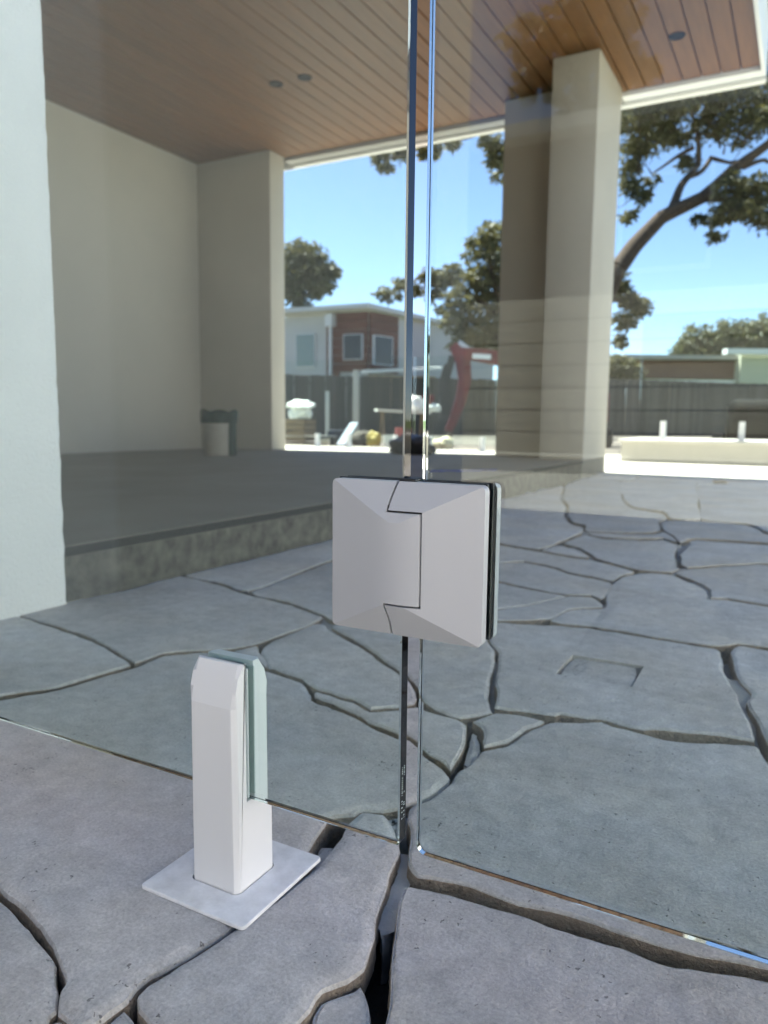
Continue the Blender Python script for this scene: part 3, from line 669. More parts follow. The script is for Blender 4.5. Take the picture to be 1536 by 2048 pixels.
ang = [math.radians(a) for a in range(-30, 31, 10)]
dirv = math.atan2(-bp_.y, -bp_.x)+math.radians(62)
ring0 = [bm.verts.new((bp_.x+(.127)*math.cos(dirv+a), bp_.y+.127*math.sin(dirv+a), FZ+.002)) for a in ang]; ring1 = [bm.verts.new((bp_.x+(.1395)*math.cos(dirv+a), bp_.y+.1395*math.sin(dirv+a), FZ+.27)) for a in ang]
for i in range(len(ang)-1): bm.faces.new((ring0[i], ring0[i+1], ring1[i+1], ring1[i]))
fin(bm, 'tape', M_GREEN, bk, 40)
FZ = .105; q = gz(812, 910, FZ)
bag('black_bag', (q.x, q.y+.12, FZ), .20, .13, .105, mat('black_plastic', (.015, .017, .017), .4), 3, 'slumped black bag at the far edge of the terrace floor', 'bag')
FZ = .1185; t0, t1 = gz(862, 943, FZ), gz(990, 941, FZ)
bm = bmesh.new()
for i in range(10):
    a, b = t0.lerp(t1, i/10), t0.lerp(t1, (i+1)/10)
    w0 = .035+.015*math.sin(i*2.1); w1 = .035+.015*math.sin((i+1)*2.1)
    obox(bm, ((a+b)/2)+Vector((0, .01*math.sin(i), .003)), Vector((1, 0, 0)), Vector((0, 1, 0)), Vector((0, 0, 1)), abs(b.x-a.x)*.62+.004, w0, .002)
tag(fin(bm, 'blue_strap', mat('blue_webbing', (.03, .05, .36), .7)), 'flat blue strap lying on the terrace floor', 'strap')

# ------------------------------------------------------------------ far glass pool fence with white spigots
def far_fence(pts, panel_w, zbase, lab, sp_lab, grp):
    a, b = Vector(pts[0]), Vector(pts[1]); d = (b-a); L = d.length; d.normalize(); nrm = Vector((-d.y, d.x))
    k = int(L/panel_w)
    for i in range(k):
        p0 = a+d*(i*panel_w+.02); p1 = a+d*((i+1)*panel_w-.02)
        bm = bmesh.new()
        prism(bm, [tuple(p0-nrm*.006), tuple(p1-nrm*.006), tuple(p1+nrm*.006), tuple(p0+nrm*.006)], zbase+.08, zbase+1.25)
        tag(fin(bm, 'glass_fence_panel', M_FGLASS), lab, 'glass panel', grp+' panels')
        for t in (.2, .8):
            c = p0.lerp(p1, t); bm = bmesh.new()
            for s in (-1, 1):
                obox(bm, (c.x+nrm.x*.0195*s, c.y+nrm.y*.0195*s, zbase+.095), Vector((d.x, d.y, 0)), Vector((nrm.x, nrm.y, 0)), Vector((0, 0, 1)), .026, .0125, .095)
            obox(bm, (c.x, c.y, zbase+.037), Vector((d.x, d.y, 0)), Vector((nrm.x, nrm.y, 0)), Vector((0, 0, 1)), .0255, .0068, .037)
            obox(bm, (c.x, c.y, zbase+.002), Vector((d.x, d.y, 0)), Vector((nrm.x, nrm.y, 0)), Vector((0, 0, 1)), .055, .055, .003)
            tag(fin(bm, 'spigot', M_WHITE), sp_lab, 'spigot', grp+' spigots')
far_fence([(-8.6, 9.35), (-2.1, 9.35)], 1.3, -.004, 'far clear glass pool fence panel standing on the sunlit deck', 'small white spigot under a far glass pool fence panel', 'deck fence')
wp0, wp1 = gz(1241, 923), gz(1536, 930)
WY = 8.0; wh = .225
lw = tag(boxo('low_wall', (wp0.x-.02, WY, -.01), (7, WY+1.2, wh-.03), mat('pale_render', (.40, .385, .34), .85, (.46, .44, .39), 4, .002, 80)), 'low pale rendered pool wall beyond the shaded paving', 'wall')
boxo('coping', (wp0.x-.05, WY-.03, wh-.03), (7, WY+1.23, wh), mat('coping', (.5, .48, .43), .8), lw, .006)
far_fence([(wp0.x+.1, WY+.12), (4.6, WY+.12)], 1.25, wh, 'clear glass pool fence panel standing on the low pale wall', 'small white spigot on the low pale wall', 'pool wall fence')

# ------------------------------------------------------------------ timber boundary fence (palings are parts)
def paling_fence(a, b, h, step, material, label, gap=.006):
    a, b = Vector(a), Vector(b); d = b-a; L = d.length; d.normalize(); nrm = Vector((-d.y, d.x)); rr = random.Random(int(L*10))
    root = empty('paling_fence', (a.x, a.y, -.06), label, 'fence')
    me = None; n = int(L/step)
    for i in range(n):
        c = a+d*(i*step)
        if me is None:
            bm = bmesh.new(); box(bm, (gap/2, -.009, 0), (step-gap/2, .009, h)); me = bpy.data.meshes.new('paling'); bm.to_mesh(me); bm.free(); me.materials.append(material)
        o = bpy.data.objects.new('paling', me); COL.objects.link(o); o.parent = root
        o.location = (c.x-a.x, c.y-a.y, rr.uniform(-.02, .01)); o.rotation_euler = (0, rr.uniform(-.006, .006), math.atan2(d.y, d.x))
    for z in (.35, h-.3):
        bm = bmesh.new(); obox(bm, (*(a+d*L/2+nrm*.03)[:2], z), Vector((d.x, d.y, 0)), Vector((nrm.x, nrm.y, 0)), Vector((0, 0, 1)), L/2, .019, .04)
        fin(bm, 'rail', material, root)
    return root
M_PALE = mat('weathered_timber', (.05, .049, .045), .9, (.085, .083, .075), 7, .002, 40, aniso=(14, 14, 1), island=.22)
pa = at(470, 800, 21.0); pb = at(1010, 800, 23.0)
paling_fence((pa.x, pa.y), (pb.x, pb.y), 1.70, .15, M_PALE, 'grey weathered paling fence in front of the red-brown clad house')
pc = at(1175, 800, 24.0); pd = at(1800, 800, 29.5)
paling_fence((pc.x, pc.y), (pd.x, pd.y), 1.85, .15, M_PALE, 'dark weathered paling fence behind the low pool wall')

# ------------------------------------------------------------------ far houses
def wall_quad(bm, a, b, z0, z1, th=.2):
    d = (Vector(b)-Vector(a)); L = d.length; d.normalize(); nrm = Vector((-d.y, d.x))
    c = (Vector(a)+Vector(b))/2+nrm*th/2
    obox(bm, (c.x, c.y, (z0+z1)/2), Vector((d.x, d.y, 0)), Vector((nrm.x, nrm.y, 0)), Vector((0, 0, 1)), L/2, th/2, (z1-z0)/2)
def zat(v, u, D): return at(u, v, D).z
def P2(u, D): q = at(u, 800, D); return (q.x, q.y)
M_HW = mat('far_white_wall', (.36, .365, .365), .8, (.41, .415, .415), 1)
M_CLAD = mat('red_brown_cladding', (.075, .022, .013), .8, (.11, .034, .02), 3, .002, 20, aniso=(1, 1, 4), island=.14)
M_ROOFW = mat('pale_roof', (.42, .43, .43), .5)
M_FRAME = mat('white_frame', (.5, .51, .52), .5)
M_BLIND = mat('green_grey_pane', (.13, .17, .15), .12, spec=.7)
hD = 27.0
h1 = empty('neighbour_house', (*P2(735, hD), -.05), 'white neighbour house with red-brown clad upper corner and windows', 'house')
cl, cm, cr = P2(560, 26.5), P2(736, 25.2), P2(985, 31)
def part_wall(nm, a, b, za, zb, material, th=.2, out=0.0):
    bm = bmesh.new(); d = Vector(b)-Vector(a); nn = Vector((d.y, -d.x)).normalized()
    wall_quad(bm, tuple(Vector(a)+nn*out), tuple(Vector(b)+nn*out), za, zb, th); return fin(bm, nm, material, h1)
def lerp2(a, b, t): return (a[0]+(b[0]-a[0])*t, a[1]+(b[1]-a[1])*t)
zr = zat(632, 735, 25.4)
part_wall('wall', cl, cm, -.1, zr, M_HW); part_wall('wall', cm, cr, -.1, zr, M_HW)
def tl(u, a, b):
    """parameter along wall a-b where picture column u meets it"""
    d = ray(u, 800); ax, ay = a; ex, ey = b[0]-a[0], b[1]-a[1]
    return (ax*d.y-ay*d.x)/(ey*d.x-ex*d.y)
zc0, zc1 = zat(745, 735, 25.4), zat(628, 735, 25.4)
tA = tl(655, cl, cm); tB = tl(792, cm, cr)
nbrd = 7
for (wa, wb) in ((lerp2(cl, cm, tA), cm), (cm, lerp2(cm, cr, tB))):
    for i in range(nbrd):
        za = zc0+(zc1-zc0)*i/nbrd
        part_wall('cladding_board', wa, wb, za+.008, za+(zc1-zc0)/nbrd-.008, M_CLAD, .06, .08)
zl0 = zat(755, 735, 25.4)
for (wa, wb) in ((lerp2(cl, cm, tA), lerp2(cl, cm, tl(680, cl, cm))),): part_wall('cladding_board', wa, wb, -.05, zc0, M_CLAD, .06, .08)
def window(a, b, u0, u1, v0, v1, D, out, pane):
    t0_, t1_ = tl(u0, a, b), tl(u1, a, b); A_, B_ = lerp2(a, b, t0_), lerp2(a, b, t1_); z0_, z1_ = zat(v1, u0, D), zat(v0, u0, D)
    w = part_wall('window', A_, B_, z0_, z1_, M_FRAME, .08, out)
    d = Vector(B_)-Vector(A_); nn = Vector((d.y, -d.x)).normalized(); i0, i1 = lerp2(A_, B_, .05), lerp2(A_, B_, .95); dz = (z1_-z0_)*.035
    bm = bmesh.new(); wall_quad(bm, tuple(Vector(i0)+nn*(out+.012)), tuple(Vector(i1)+nn*(out+.012)), z0_+dz, z1_-dz, .05); fin(bm, 'pane', pane, w)
window(cl, cm, 690, 728, 672, 722, 25.6, .16, M_PANE); window(cm, cr, 740, 778, 674, 731, 25.6, .16, M_PANE)
window(cl, cm, 593, 632, 668, 735, 26, .06, M_BLIND)
# roof: thin slab with a shallow fall, and drain pipe
bm = bmesh.new()
e0, e1, e2 = P2(540, 26.0), P2(736, 24.6), P2(1010, 31.5)
back = P2(760, 36)
zz = [zat(622, 585, 26), zat(609, 736, 24.6), zat(640, 900, 29)]
top = [bm.verts.new((e0[0], e0[1], zz[0])), bm.verts.new((e1[0], e1[1], zz[1])), bm.verts.new((e2[0], e2[1], zz[1]-.2)), bm.verts.new((back[0], back[1], zz[1]+.1))]
low = [bm.verts.new(v.co-Vector((0, 0, .14))) for v in top]
bm.faces.new(top); bm.faces.new(low[::-1])
for i in range(4): bm.faces.new((top[i], low[i], low[(i+1) % 4], top[(i+1) % 4]))
fin(bm, 'roof', M_ROOFW, h1)
dp = lerp2(cl, cm, tl(666, cl, cm)); bm = bmesh.new(); dn = Vector((cm[0]-cl[0], cm[1]-cl[1])); nn = Vector((dn.y, -dn.x)).normalized()
tube(bm, [(dp[0]+nn.x*.2, dp[1]+nn.y*.2, -.05), (dp[0]+nn.x*.2, dp[1]+nn.y*.2, zc1-.25)], .06, 8)
box(bm, (dp[0]+nn.x*.2-.14, dp[1]+nn.y*.2-.14, zc1-.45), (dp[0]+nn.x*.2+.14, dp[1]+nn.y*.2+.14, zc1-.05)); fin(bm, 'drain_pipe', M_FRAME, h1)
# gabled shed roof behind the fence
M_TAN = mat('tan_board', (.30, .22, .13), .8)
sh = empty('garden_shed', (*P2(790, 24.6), -.05), 'low shed with white roof showing above the paling fence', 'shed')
def shp(nm, material, pts3, th):
    bm = bmesh.new(); a = [bm.verts.new(p) for p in pts3]; b = [bm.verts.new(Vector(p)-Vector((0, 0, th))) for p in pts3]; n = len(a)
    bm.faces.new(a); bm.faces.new(b[::-1])
    for i in range(n): bm.faces.new((a[i], b[i], b[(i+1) % n], a[(i+1) % n]))
    return fin(bm, nm, material, sh)
shp('roof', M_FASCIA, [at(722, 741, 23.9), at(880, 734, 23.9), at(884, 733, 26), at(735, 739, 26)], .09)
bm = bmesh.new(); a_, b_ = at(728, 745, 24.1), at(872, 739, 24.1); wall_quad(bm, (a_.x, a_.y), (b_.x, b_.y), -.1, a_.z-.1, .1); fin(bm, 'wall', M_TAN, sh)

h2D = 36.0
h2 = empty('far_house', (*P2(1400, h2D), -.05), 'low cream house with brown panel and white flat roof behind the dark fence', 'house')
def hp(nm, u0, u1, v0, v1, D, th, material, parent=h2):
    a = at(u0, v0, D); b = at(u1, v0, D); bm = bmesh.new()
    wall_quad(bm, (a.x, a.y), (b.x, b.y), min(zat(v1, (u0+u1)/2, D), zat(v0, (u0+u1)/2, D)), zat(v0, (u0+u1)/2, D), th); return fin(bm, nm, material, parent)
M_CREAM = mat('cream_wall', (.52, .5, .40), .85, (.57, .55, .45), 1)
hp('wall', 1262, 1482, 712, 880, 36, .4, M_CREAM); hp('wall', 1483, 1700, 708, 880, 34.6, .6, mat('pale_green_wall', (.45, .45, .35), .85))
hp('panel', 1277, 1480, 722, 757, 35.5, .3, mat('brown_panel', (.12, .05, .03), .7, (.16, .075, .045), 4))
hp('roof', 1250, 1500, 710, 718, 34.9, 3, mat('roof_grey', (.3, .29, .27), .7)); hp('gutter', 1455, 1720, 698, 709, 34.0, .5, M_FASCIA)
hp('sill', 1275, 1484, 760, 772, 35.2, .3, M_FASCIA)

# ------------------------------------------------------------------ trees
def leaf_material(name, dark, light, back):
    M = bpy.data.materials.new(name); M.use_nodes = True; N = M.node_tree.nodes; L = M.node_tree.links
    b = N['Principled BSDF']; b.inputs['Roughness'].default_value = .55; b.inputs['Specular IOR Level'].default_value = .35
    g = N.new('ShaderNodeNewGeometry'); r = N.new('ShaderNodeValToRGB'); r.color_ramp.elements[0].color = (*dark, 1); r.color_ramp.elements[1].color = (*light, 1)
    L.new(g.outputs['Random Per Island'], r.inputs[0]); L.new(r.outputs[0], b.inputs['Base Color'])
    t = N.new('ShaderNodeBsdfTranslucent'); t.inputs[0].default_value = (*back, 1); mx = N.new('ShaderNodeMixShader'); mx.inputs[0].default_value = .3
    L.new(b.outputs[0], mx.inputs[1]); L.new(t.outputs[0], mx.inputs[2]); L.new(mx.outputs[0], N['Material Output'].inputs['Surface'])
    return M
M_GUM = leaf_material('gum_leaf', (.045, .052, .022), (.14, .14, .07), (.15, .135, .045))
M_GUM2 = leaf_material('pale_gum_leaf', (.07, .08, .04), (.16, .155, .09), (.15, .14, .06))
M_BARK = mat('bark', (.045, .03, .02), .95, (.10, .07, .048), 5, .02, 12, aniso=(6, 6, 1.5))
def crown(name, clumps, parent, material, ls, seed):
    """clumps: (centre, (rx, ry, rz), n); leaf-shaped faces hung through each clump"""
    rg = np.random.default_rng(seed); V = []; 
    for c, r, n in clumps:
        n = int(n*1.7)
        # sub-clumps give gaps and tufts
        k = max(5, n//13); sub = rg.normal(size=(k, 3)); sub /= np.linalg.norm(sub, axis=1)[:, None]; sub *= rg.random((k, 1))**.4
        idx = rg.integers(0, k, n); off = sub[idx]*1.05+rg.normal(size=(n, 3))*.12
        p = np.array(c)+off*np.array(r)
        d = rg.normal(size=(n, 3)); d[:, 2] = d[:, 2]*.5-.55; d /= np.linalg.norm(d, axis=1)[:, None]
        w = np.cross(d, rg.normal(size=(n, 3))); w /= np.linalg.norm(w, axis=1)[:, None]+1e-9
        L = ls*(.6+.8*rg.random((n, 1))); Wd = L*(.15+.09*rg.random((n, 1)))
        q = np.stack([p, p+d*L*.5+w*Wd, p+d*L, p+d*L*.5-w*Wd], 1); V.append(q.reshape(-1, 3))
    V = np.concatenate(V); off = np.array(parent.location); V = V-off; n = len(V)//4
    me = bpy.data.meshes.new(name); me.vertices.add(len(V)); me.vertices.foreach_set('co', V.astype(np.float32).ravel())
    me.loops.add(4*n); me.loops.foreach_set('vertex_index', np.arange(4*n, dtype=np.int32)); me.polygons.add(n)
    me.polygons.foreach_set('loop_start', np.arange(0, 4*n, 4, dtype=np.int32)); me.update(calc_edges=True); me.validate()
    return link(name, me, material, parent)
def wob(pts, amp, seed, sub=5):
    out = []; rr = random.Random(seed)
    for a, b in zip(pts, pts[1:]):
        for k in range(sub):
            p = Vector(a[0]).lerp(Vector(b[0]), k/sub); r = a[1]+(b[1]-a[1])*k/sub
            nv = mnoise.noise_vector(p*.9+Vector((seed, 0, 0)))*amp
            out.append((p+nv, r))
    out.append((Vector(pts[-1][0]), pts[-1][1])); return out
def tree(name, label, base, limbs, clumps, material, ls, seed, group=None):
    root = empty(name, base, label, 'tree', group)
    for i, lm in enumerate(limbs):
        w = wob(lm, .16 if i else .08, seed+i); bm = bmesh.new(); tube(bm, [p for p, r in w], [r for p, r in w], 9)
        fin(bm, 'trunk' if i == 0 else 'limb', M_BARK, root, 60)
    crown('crown', clumps, root, material, ls, seed)
    return root
def C(u, v, D, r, n, dz=None, ry=1.3): return (tuple(at(u, v, D)), (r, r*ry, dz or r*.8), n)
# great gum tree behind the columns: forked limb reaching to the right
D = 15.0
b0 = at(1165, 900, D); base = (b0.x, b0.y, -.1)
Lp = lambda u, v, d, r: (tuple(at(u, v, d)), r)
limbs = [
 [((b0.x, b0.y, -.15), .33), Lp(1170, 800, D, .27), Lp(1185, 650, D, .22), Lp(1232, 540, D, .19)],
 [Lp(1232, 540, D, .18), Lp(1268, 500, D, .165), Lp(1330, 437, D, .14), Lp(1400, 400, D-.2, .12), Lp(1470, 340, D-.4, .10), Lp(1560, 265, D-.6, .07)],
 [Lp(1330, 437, D, .10), Lp(1362, 380, D+.2, .075), Lp(1395, 330, D+.4, .06), Lp(1390, 262, D+.4, .045), Lp(1370, 190, D+.4, .02)],
 [Lp(1340, 425, D, .06), Lp(1372, 352, D+.4, .05), Lp(1425, 312, D+.8, .05), Lp(1482, 322, D+.6, .03)],
 [Lp(1388, 300, D+.4, .05), Lp(1340, 320, D+.6, .03), Lp(1298, 338, D+.8, .015)],
 [Lp(1400, 400, D-.2, .07), Lp(1470, 400, D-.8, .05), Lp(1545, 380, D-1.2, .03)],
 [Lp(1482, 332, D-.4, .05), Lp(1536, 325, D, .035)],
 [Lp(1185, 650, D, .12), Lp(1215, 600, D+.5, .07), Lp(1265, 600, D+.8, .03)],
 [Lp(1190, 640, D, .16), Lp(1140, 480, D-1, .12), Lp(1060, 340, D-2, .09), Lp(960, 270, D-2.5, .05), Lp(850, 300, D-2.8, .02), Lp(770, 318, D-3, .01)],
 [Lp(1140, 480, D-1, .09), Lp(1180, 300, D-1, .07), Lp(1240, 200, D-.5, .05), Lp(1330, 120, D-.3, .02)],
]
cl_ = []
for (u, v, d, r, n) in [(1275,225,15,.42,420),(1330,205,15.2,.42,420),(1385,190,15.4,.45,420),(1440,195,15.2,.45,420),(1500,190,15,.5,420),(1560,200,14.8,.5,300),
    (1300,275,15.4,.40,380),(1350,265,15.6,.36,340),(1420,255,15.6,.36,320),(1480,250,15,.40,320),(1535,240,14.6,.4,260),(1265,300,15.6,.30,220),
    (1350,170,14.6,.5,420),(1300,180,14.6,.45,320),(1420,150,15,.5,360),(1500,140,15,.5,300),
    (1262,372,15.8,.24,170),(1282,395,15.8,.22,130),(1255,430,15.8,.20,90),(1258,340,15.8,.22,120),(1375,325,15.6,.18,110),(1302,355,16,.15,60),
    (1440,430,14.4,.26,190),(1475,400,14.2,.32,260),(1510,420,13.9,.34,280),(1545,440,13.7,.3,200),(1430,470,14.4,.14,70),(1460,370,14.2,.3,200),(1520,375,13.9,.3,220),(1400,435,14.5,.14,60),
    (1235,575,15.6,.26,220),(1265,600,15.8,.26,240),(1285,615,15.8,.20,160),(1250,640,15.6,.25,220),(1238,680,15.6,.16,90),(1240,560,15.6,.2,120),
    (760,310,12.1,.14,90),(775,335,12.1,.10,40),(800,300,12.1,.16,80),(850,296,12.1,.14,80),(875,300,12.2,.10,50),(905,288,12.3,.08,40),(980,285,12.5,.16,110),(1000,305,12.6,.16,110),(985,320,12.5,.12,60),
    (1010,340,12.8,.22,140),(1060,300,13,.35,260),(1130,250,13.6,.45,320),(1180,300,14,.45,320),(1120,360,13.8,.4,260),(1210,230,14.4,.45,300)]:
    cl_.append(C(u, v, d, r, int(n*1.5)))
rt_ = random.Random(3)
for (u, v, d) in [(1300,230,15),(1340,260,15.3),(1420,230,15.3),(1480,280,14.8),(1270,330,15.6),(1460,390,14.3),(1500,400,14),(1440,300,15.2),(1250,610,15.6),(1380,200,15.2),(1310,300,15.5),(1270,400,15.7)]:
    for k in range(2):
        limbs.append([Lp(u, v, d, .022), Lp(u+rt_.uniform(-22, 22), v+rt_.uniform(-30, 30), d+rt_.uniform(-.3, .3), .014), Lp(u+rt_.uniform(-45, 45), v+rt_.uniform(-45, 60), d+rt_.uniform(-.4, .4), .005)])
tree('gum_tree', 'large spreading gum tree with bare forked limb behind the terrace columns', base, limbs, cl_, M_GUM, .12, 5)
# bushy tree between house and columns
D = 20.0; b1 = at(1040, 860, D)
limbs = [[((b1.x, b1.y, -.15), .22), Lp(1035, 760, D, .18), Lp(1015, 660, D, .13), Lp(985, 560, D, .08), Lp(970, 490, D, .04)],
         [Lp(1020, 690, D, .09), Lp(950, 640, D, .06), Lp(890, 610, D, .03)], [Lp(1010, 640, D, .08), Lp(920, 570, D+.4, .05), Lp(800, 580, D+.6, .02)]]
cl_ = [C(u, v, D+dd, r, n) for (u, v, dd, r, n) in [(985,470,0,.45,380),(965,500,0,.42,380),(995,530,0,.55,480),(960,560,0,.45,400),(930,600,0,.5,430),(985,600,.4,.6,520),(1010,650,.4,.7,560),(950,650,0,.55,480),(905,640,-.2,.32,240),
      (880,560,.4,.3,200),(855,550,.5,.26,160),(910,545,.4,.32,220),(820,575,.6,.26,140),(780,585,.6,.26,140),(760,592,.6,.16,60),(800,565,.6,.2,90),(870,590,.4,.26,110),(930,680,0,.4,300),(985,690,0,.5,360),(1060,560,.4,.8,600),(1080,660,.4,.8,600),(890,620,0,.2,90)]]
tree('gum_tree', 'bushy olive tree between the neighbour house and the columns', (b1.x, b1.y, -.1), limbs, cl_, M_GUM, .17, 21)
D = 38.0; b2 = at(600, 850, D)
limbs = [[((b2.x, b2.y, -.15), .3), Lp(600, 700, D, .25), Lp(602, 600, D, .16), Lp(610, 520, D, .08)], [Lp(602, 600, D, .1), Lp(640, 560, D, .05)], [Lp(602, 590, D, .1), Lp(570, 540, D, .05)]]
cl_ = [C(u, v, D, r, n) for (u, v, r, n) in [(600,500,.7,420),(625,515,.65,380),(580,530,.7,380),(610,545,.8,420),(645,545,.6,340),(660,540,.4,200),(590,585,.6,300),(635,575,.6,300),(655,565,.45,200),(560,560,.8,300),(600,612,.5,140),(595,560,.7,300)]]
tree('gum_tree', 'round-headed tree rising behind the white neighbour house roof', (b2.x, b2.y, -.1), limbs, cl_, M_GUM, .30, 31)
for i, (u, v, r) in enumerate([(1378, 690, 1.3), (1430, 680, 1.9), (1500, 672, 2.2), (1560, 660, 2.6), (1240, 735, 1.0)]):
    D = 52.0 if i < 4 else 33; q = at(u, 845, D); rr = random.Random(i)
    cl_ = [C(u+rr.uniform(-1, 1)*r*22, v+rr.uniform(-.4, 1.1)*r*14, D, r*.55, 420) for _ in range(9)]
    tree('distant_tree', ['small pale tree at the end of the far house roof', 'pale rounded tree behind the far house roof', 'wide pale tree behind the far house roof', 'tallest pale tree behind the far house roof', 'low shrub beside the corner of the far house'][i],
         (q.x, q.y, -.1), [[((q.x, q.y, -.15), .25), Lp(u, v+20, D, .12)]], cl_, M_GUM2, .34 if i < 4 else .2, 60+i, 'trees beyond the far house')

# ------------------------------------------------------------------ red mini excavator (behind the columns)
M_RED = mat('red_paint', (.15, .006, .012), .5, (.08, .006, .009), 9)
M_RUB = mat('track_rubber', (.03, .03, .03), .8)
ex = empty('mini_excavator', (*P2(1095, 13.6), -.05), 'red mini excavator with raised boom on the soil behind the columns', 'excavator')
ED = 13.6
def seg3(nm, pts, hw, hh, material, parent=ex):
    bm = bmesh.new(); ps = [Vector(p) for p in pts]
    side = Vector((RT0.y, -RT0.x, 0)).normalized()       # across the boom
    rows = []
    for i, p in enumerate(ps):
        d = (ps[min(i+1, len(ps)-1)]-ps[max(i-1, 0)]).normalized(); u = side.cross(d).normalized()
        h = (hh[i] if isinstance(hh, (list, tuple)) else hh)*1.25
        rows.append([bm.verts.new(p+side*hw*a+u*h*b) for a, b in ((-1, -1), (1, -1), (1, 1), (-1, 1))])
    for a, b in zip(rows, rows[1:]):
        for k in range(4): bm.faces.new((a[k], a[(k+1) % 4], b[(k+1) % 4], b[k]))
    bm.faces.new(rows[0][::-1]); bm.faces.new(rows[-1]); return fin(bm, nm, material, parent)
seg3('boom', [at(1060, 800, ED), at(1040, 750, ED), at(1005, 718, ED), at(955, 710, ED), at(912, 706, ED)], .07, [.10, .11, .11, .09, .075], M_RED)
seg3('stick', [at(906, 690, ED), at(926, 720, ED), at(930, 760, ED), at(922, 800, ED), at(905, 845, ED), at(897, 862, ED)], .055, [.06, .11, .09, .075, .06, .05], M_RED)
seg3('stick_ram', [at(918, 684, ED), at(940, 700, ED), at(975, 704, ED)], .03, .03, M_STEEL)
seg3('bucket_ram', [at(905, 712, ED), at(892, 760, ED), at(888, 815, ED)], .045, .05, M_RUB)
seg3('hose', [at(897, 730, ED-.1), at(884, 770, ED-.1), at(893, 830, ED-.1)], .03, .06, M_RUB)
seg3('decal', [at(945, 712, ED-.078), at(982, 714, ED-.078)], .004, .035, M_WHITE)
bm = bmesh.new(); cb = at(893, 868, ED)
ax = (RT0*1).normalized(); side = Vector((RT0.y, -RT0.x, 0)).normalized()
prof = [(.10, .02), (.06, -.12), (-.06, -.20), (-.2, -.16), (-.22, -.12), (-.08, -.15), (.02, -.08), (.05, .03)]
A = [bm.verts.new(cb+ax*x+Vector((0, 0, z))-side*.2) for x, z in prof]; B = [bm.verts.new(cb+ax*x+Vector((0, 0, z))+side*.2) for x, z in prof]
n = len(prof)
for i in range(n): bm.faces.new((A[i], A[(i+1) % n], B[(i+1) % n], B[i]))
bm.faces.new(A[::-1]); bm.faces.new(B); fin(bm, 'bucket', M_BARK, ex)
e0 = at(1120, 870, ED); ez = -.05
def exb(nm, dx, dy, z0, hx, hy, hz, material, bev=.03):
    bm = bmesh.new(); v = box(bm, (-hx, -hy, 0), (hx, hy, 2*hz), bev)
    c = e0+ax*dx+side*dy; M_ = Matrix((ax, -side, Vector((0, 0, 1)))).transposed().to_4x4(); M_.translation = Vector((c.x, c.y, z0)); bmesh.ops.transform(bm, matrix=M_, verts=bm.verts)
    return fin(bm, nm, material, ex, 40)
exb('track', .1, .42, ez, .72, .12, .18, M_RUB, .08); exb('track', .1, -.42, ez, .72, .12, .18, M_RUB, .08)
exb('undercarriage', .1, 0, ez+.12, .4, .32, .12, M_RUB); exb('body', .2, 0, ez+.42, .55, .45, .28, M_RED, .06)
exb('seat', .1, 0, ez+.99, .22, .22, .12, M_RUB, .05); exb('seat_back', .32, 0, ez+1.2, .05, .2, .2, M_RUB, .03)
bm = bmesh.new()
for s in (-1, 1):
    a = e0+ax*.5+side*.4*s
    tube(bm, [(a.x, a.y, ez+.95), (a.x, a.y, ez+1.95)], .03, 8)
a = e0+ax*.5+side*.43; b = e0+ax*.5-side*.43; tube(bm, [(a.x, a.y, ez+1.97), (b.x, b.y, ez+1.97)], .03, 8); fin(bm, 'roll_bar', M_RUB, ex)

# ------------------------------------------------------------------ building-site clutter on the soil beyond the deck
def yard_box(name, u, v_bot, w, h, material, label, cat, dpt=.3, D=None, rz=.3, bev=.015, z=-.05):
    p = gz(u, v_bot, z) if D is None else at(u, v_bot, D)
    bm = bmesh.new(); box(bm, (-w/2, -dpt/2, 0), (w/2, dpt/2, h), bev)
    bmesh.ops.transform(bm, matrix=Matrix.Translation((p.x, p.y, z)) @ Matrix.Rotation(rz, 4, 'Z'), verts=bm.verts)
    return tag(fin(bm, name, material, None, 40), label, cat)
M_SACKB = mat('brown_board', (.16, .11, .07), .8, (.22, .16, .1), 6); M_SACKW = mat('white_sack', (.72, .72, .68), .8)
def zfix(u, D, z=-.05): p = at(u, 860, D); return (p.x, p.y, z)
def yb(name, u, D, w, dpt, h, material, label, cat, rz=.35, bev=.012, z=-.05):
    p = zfix(u, D, z); bm = bmesh.new(); box(bm, (-w/2, -dpt/2, 0), (w/2, dpt/2, h), bev)
    bmesh.ops.transform(bm, matrix=Matrix.Translation(p) @ Matrix.Rotation(rz, 4, 'Z'), verts=bm.verts)
    return tag(fin(bm, name, material, None, 40), label, cat)
# crate with sacks and a white cover
crt = empty('crate', zfix(600, 12.2), 'brown slatted crate standing behind the far glass fence', 'crate')
for k in range(5):
    p = zfix(600, 12.2); boxo('slat', (p[0]-.2, p[1]-.17, -.05+k*.09), (p[0]+.2, p[1]+.17, -.05+k*.09+.075), M_SACKB, crt, .004)
p = zfix(600, 12.2); bag('sack', (p[0], p[1], .40), .19, .16, .13, M_SACKW, 8, 'white sack lying on the brown crate', 'sack')
p = zfix(602, 12.2); bag('white_cover', (p[0], p[1], .57), .24, .19, .10, mat('white_cloth', (.78, .79, .75), .8), 14, 'domed white cloth covering the top sack', 'cover', squash=.25)
yb('timber_post', 712, 15.2, .11, .11, 1.42, mat('pale_post', (.42, .40, .36), .8), 'tall pale square post standing in the yard', 'post', bev=.005)
yb('timber_post', 655, 16.5, .08, .05, 1.05, mat('pale_stake', (.5, .5, .46), .8), 'short pale stake in front of the paling fence', 'post', bev=.004)
yb('grey_tub', 655, 12.6, .30, .30, .17, mat('dark_tub', (.03, .035, .035), .6), 'dark low tub beside the white crate sack', 'tub')
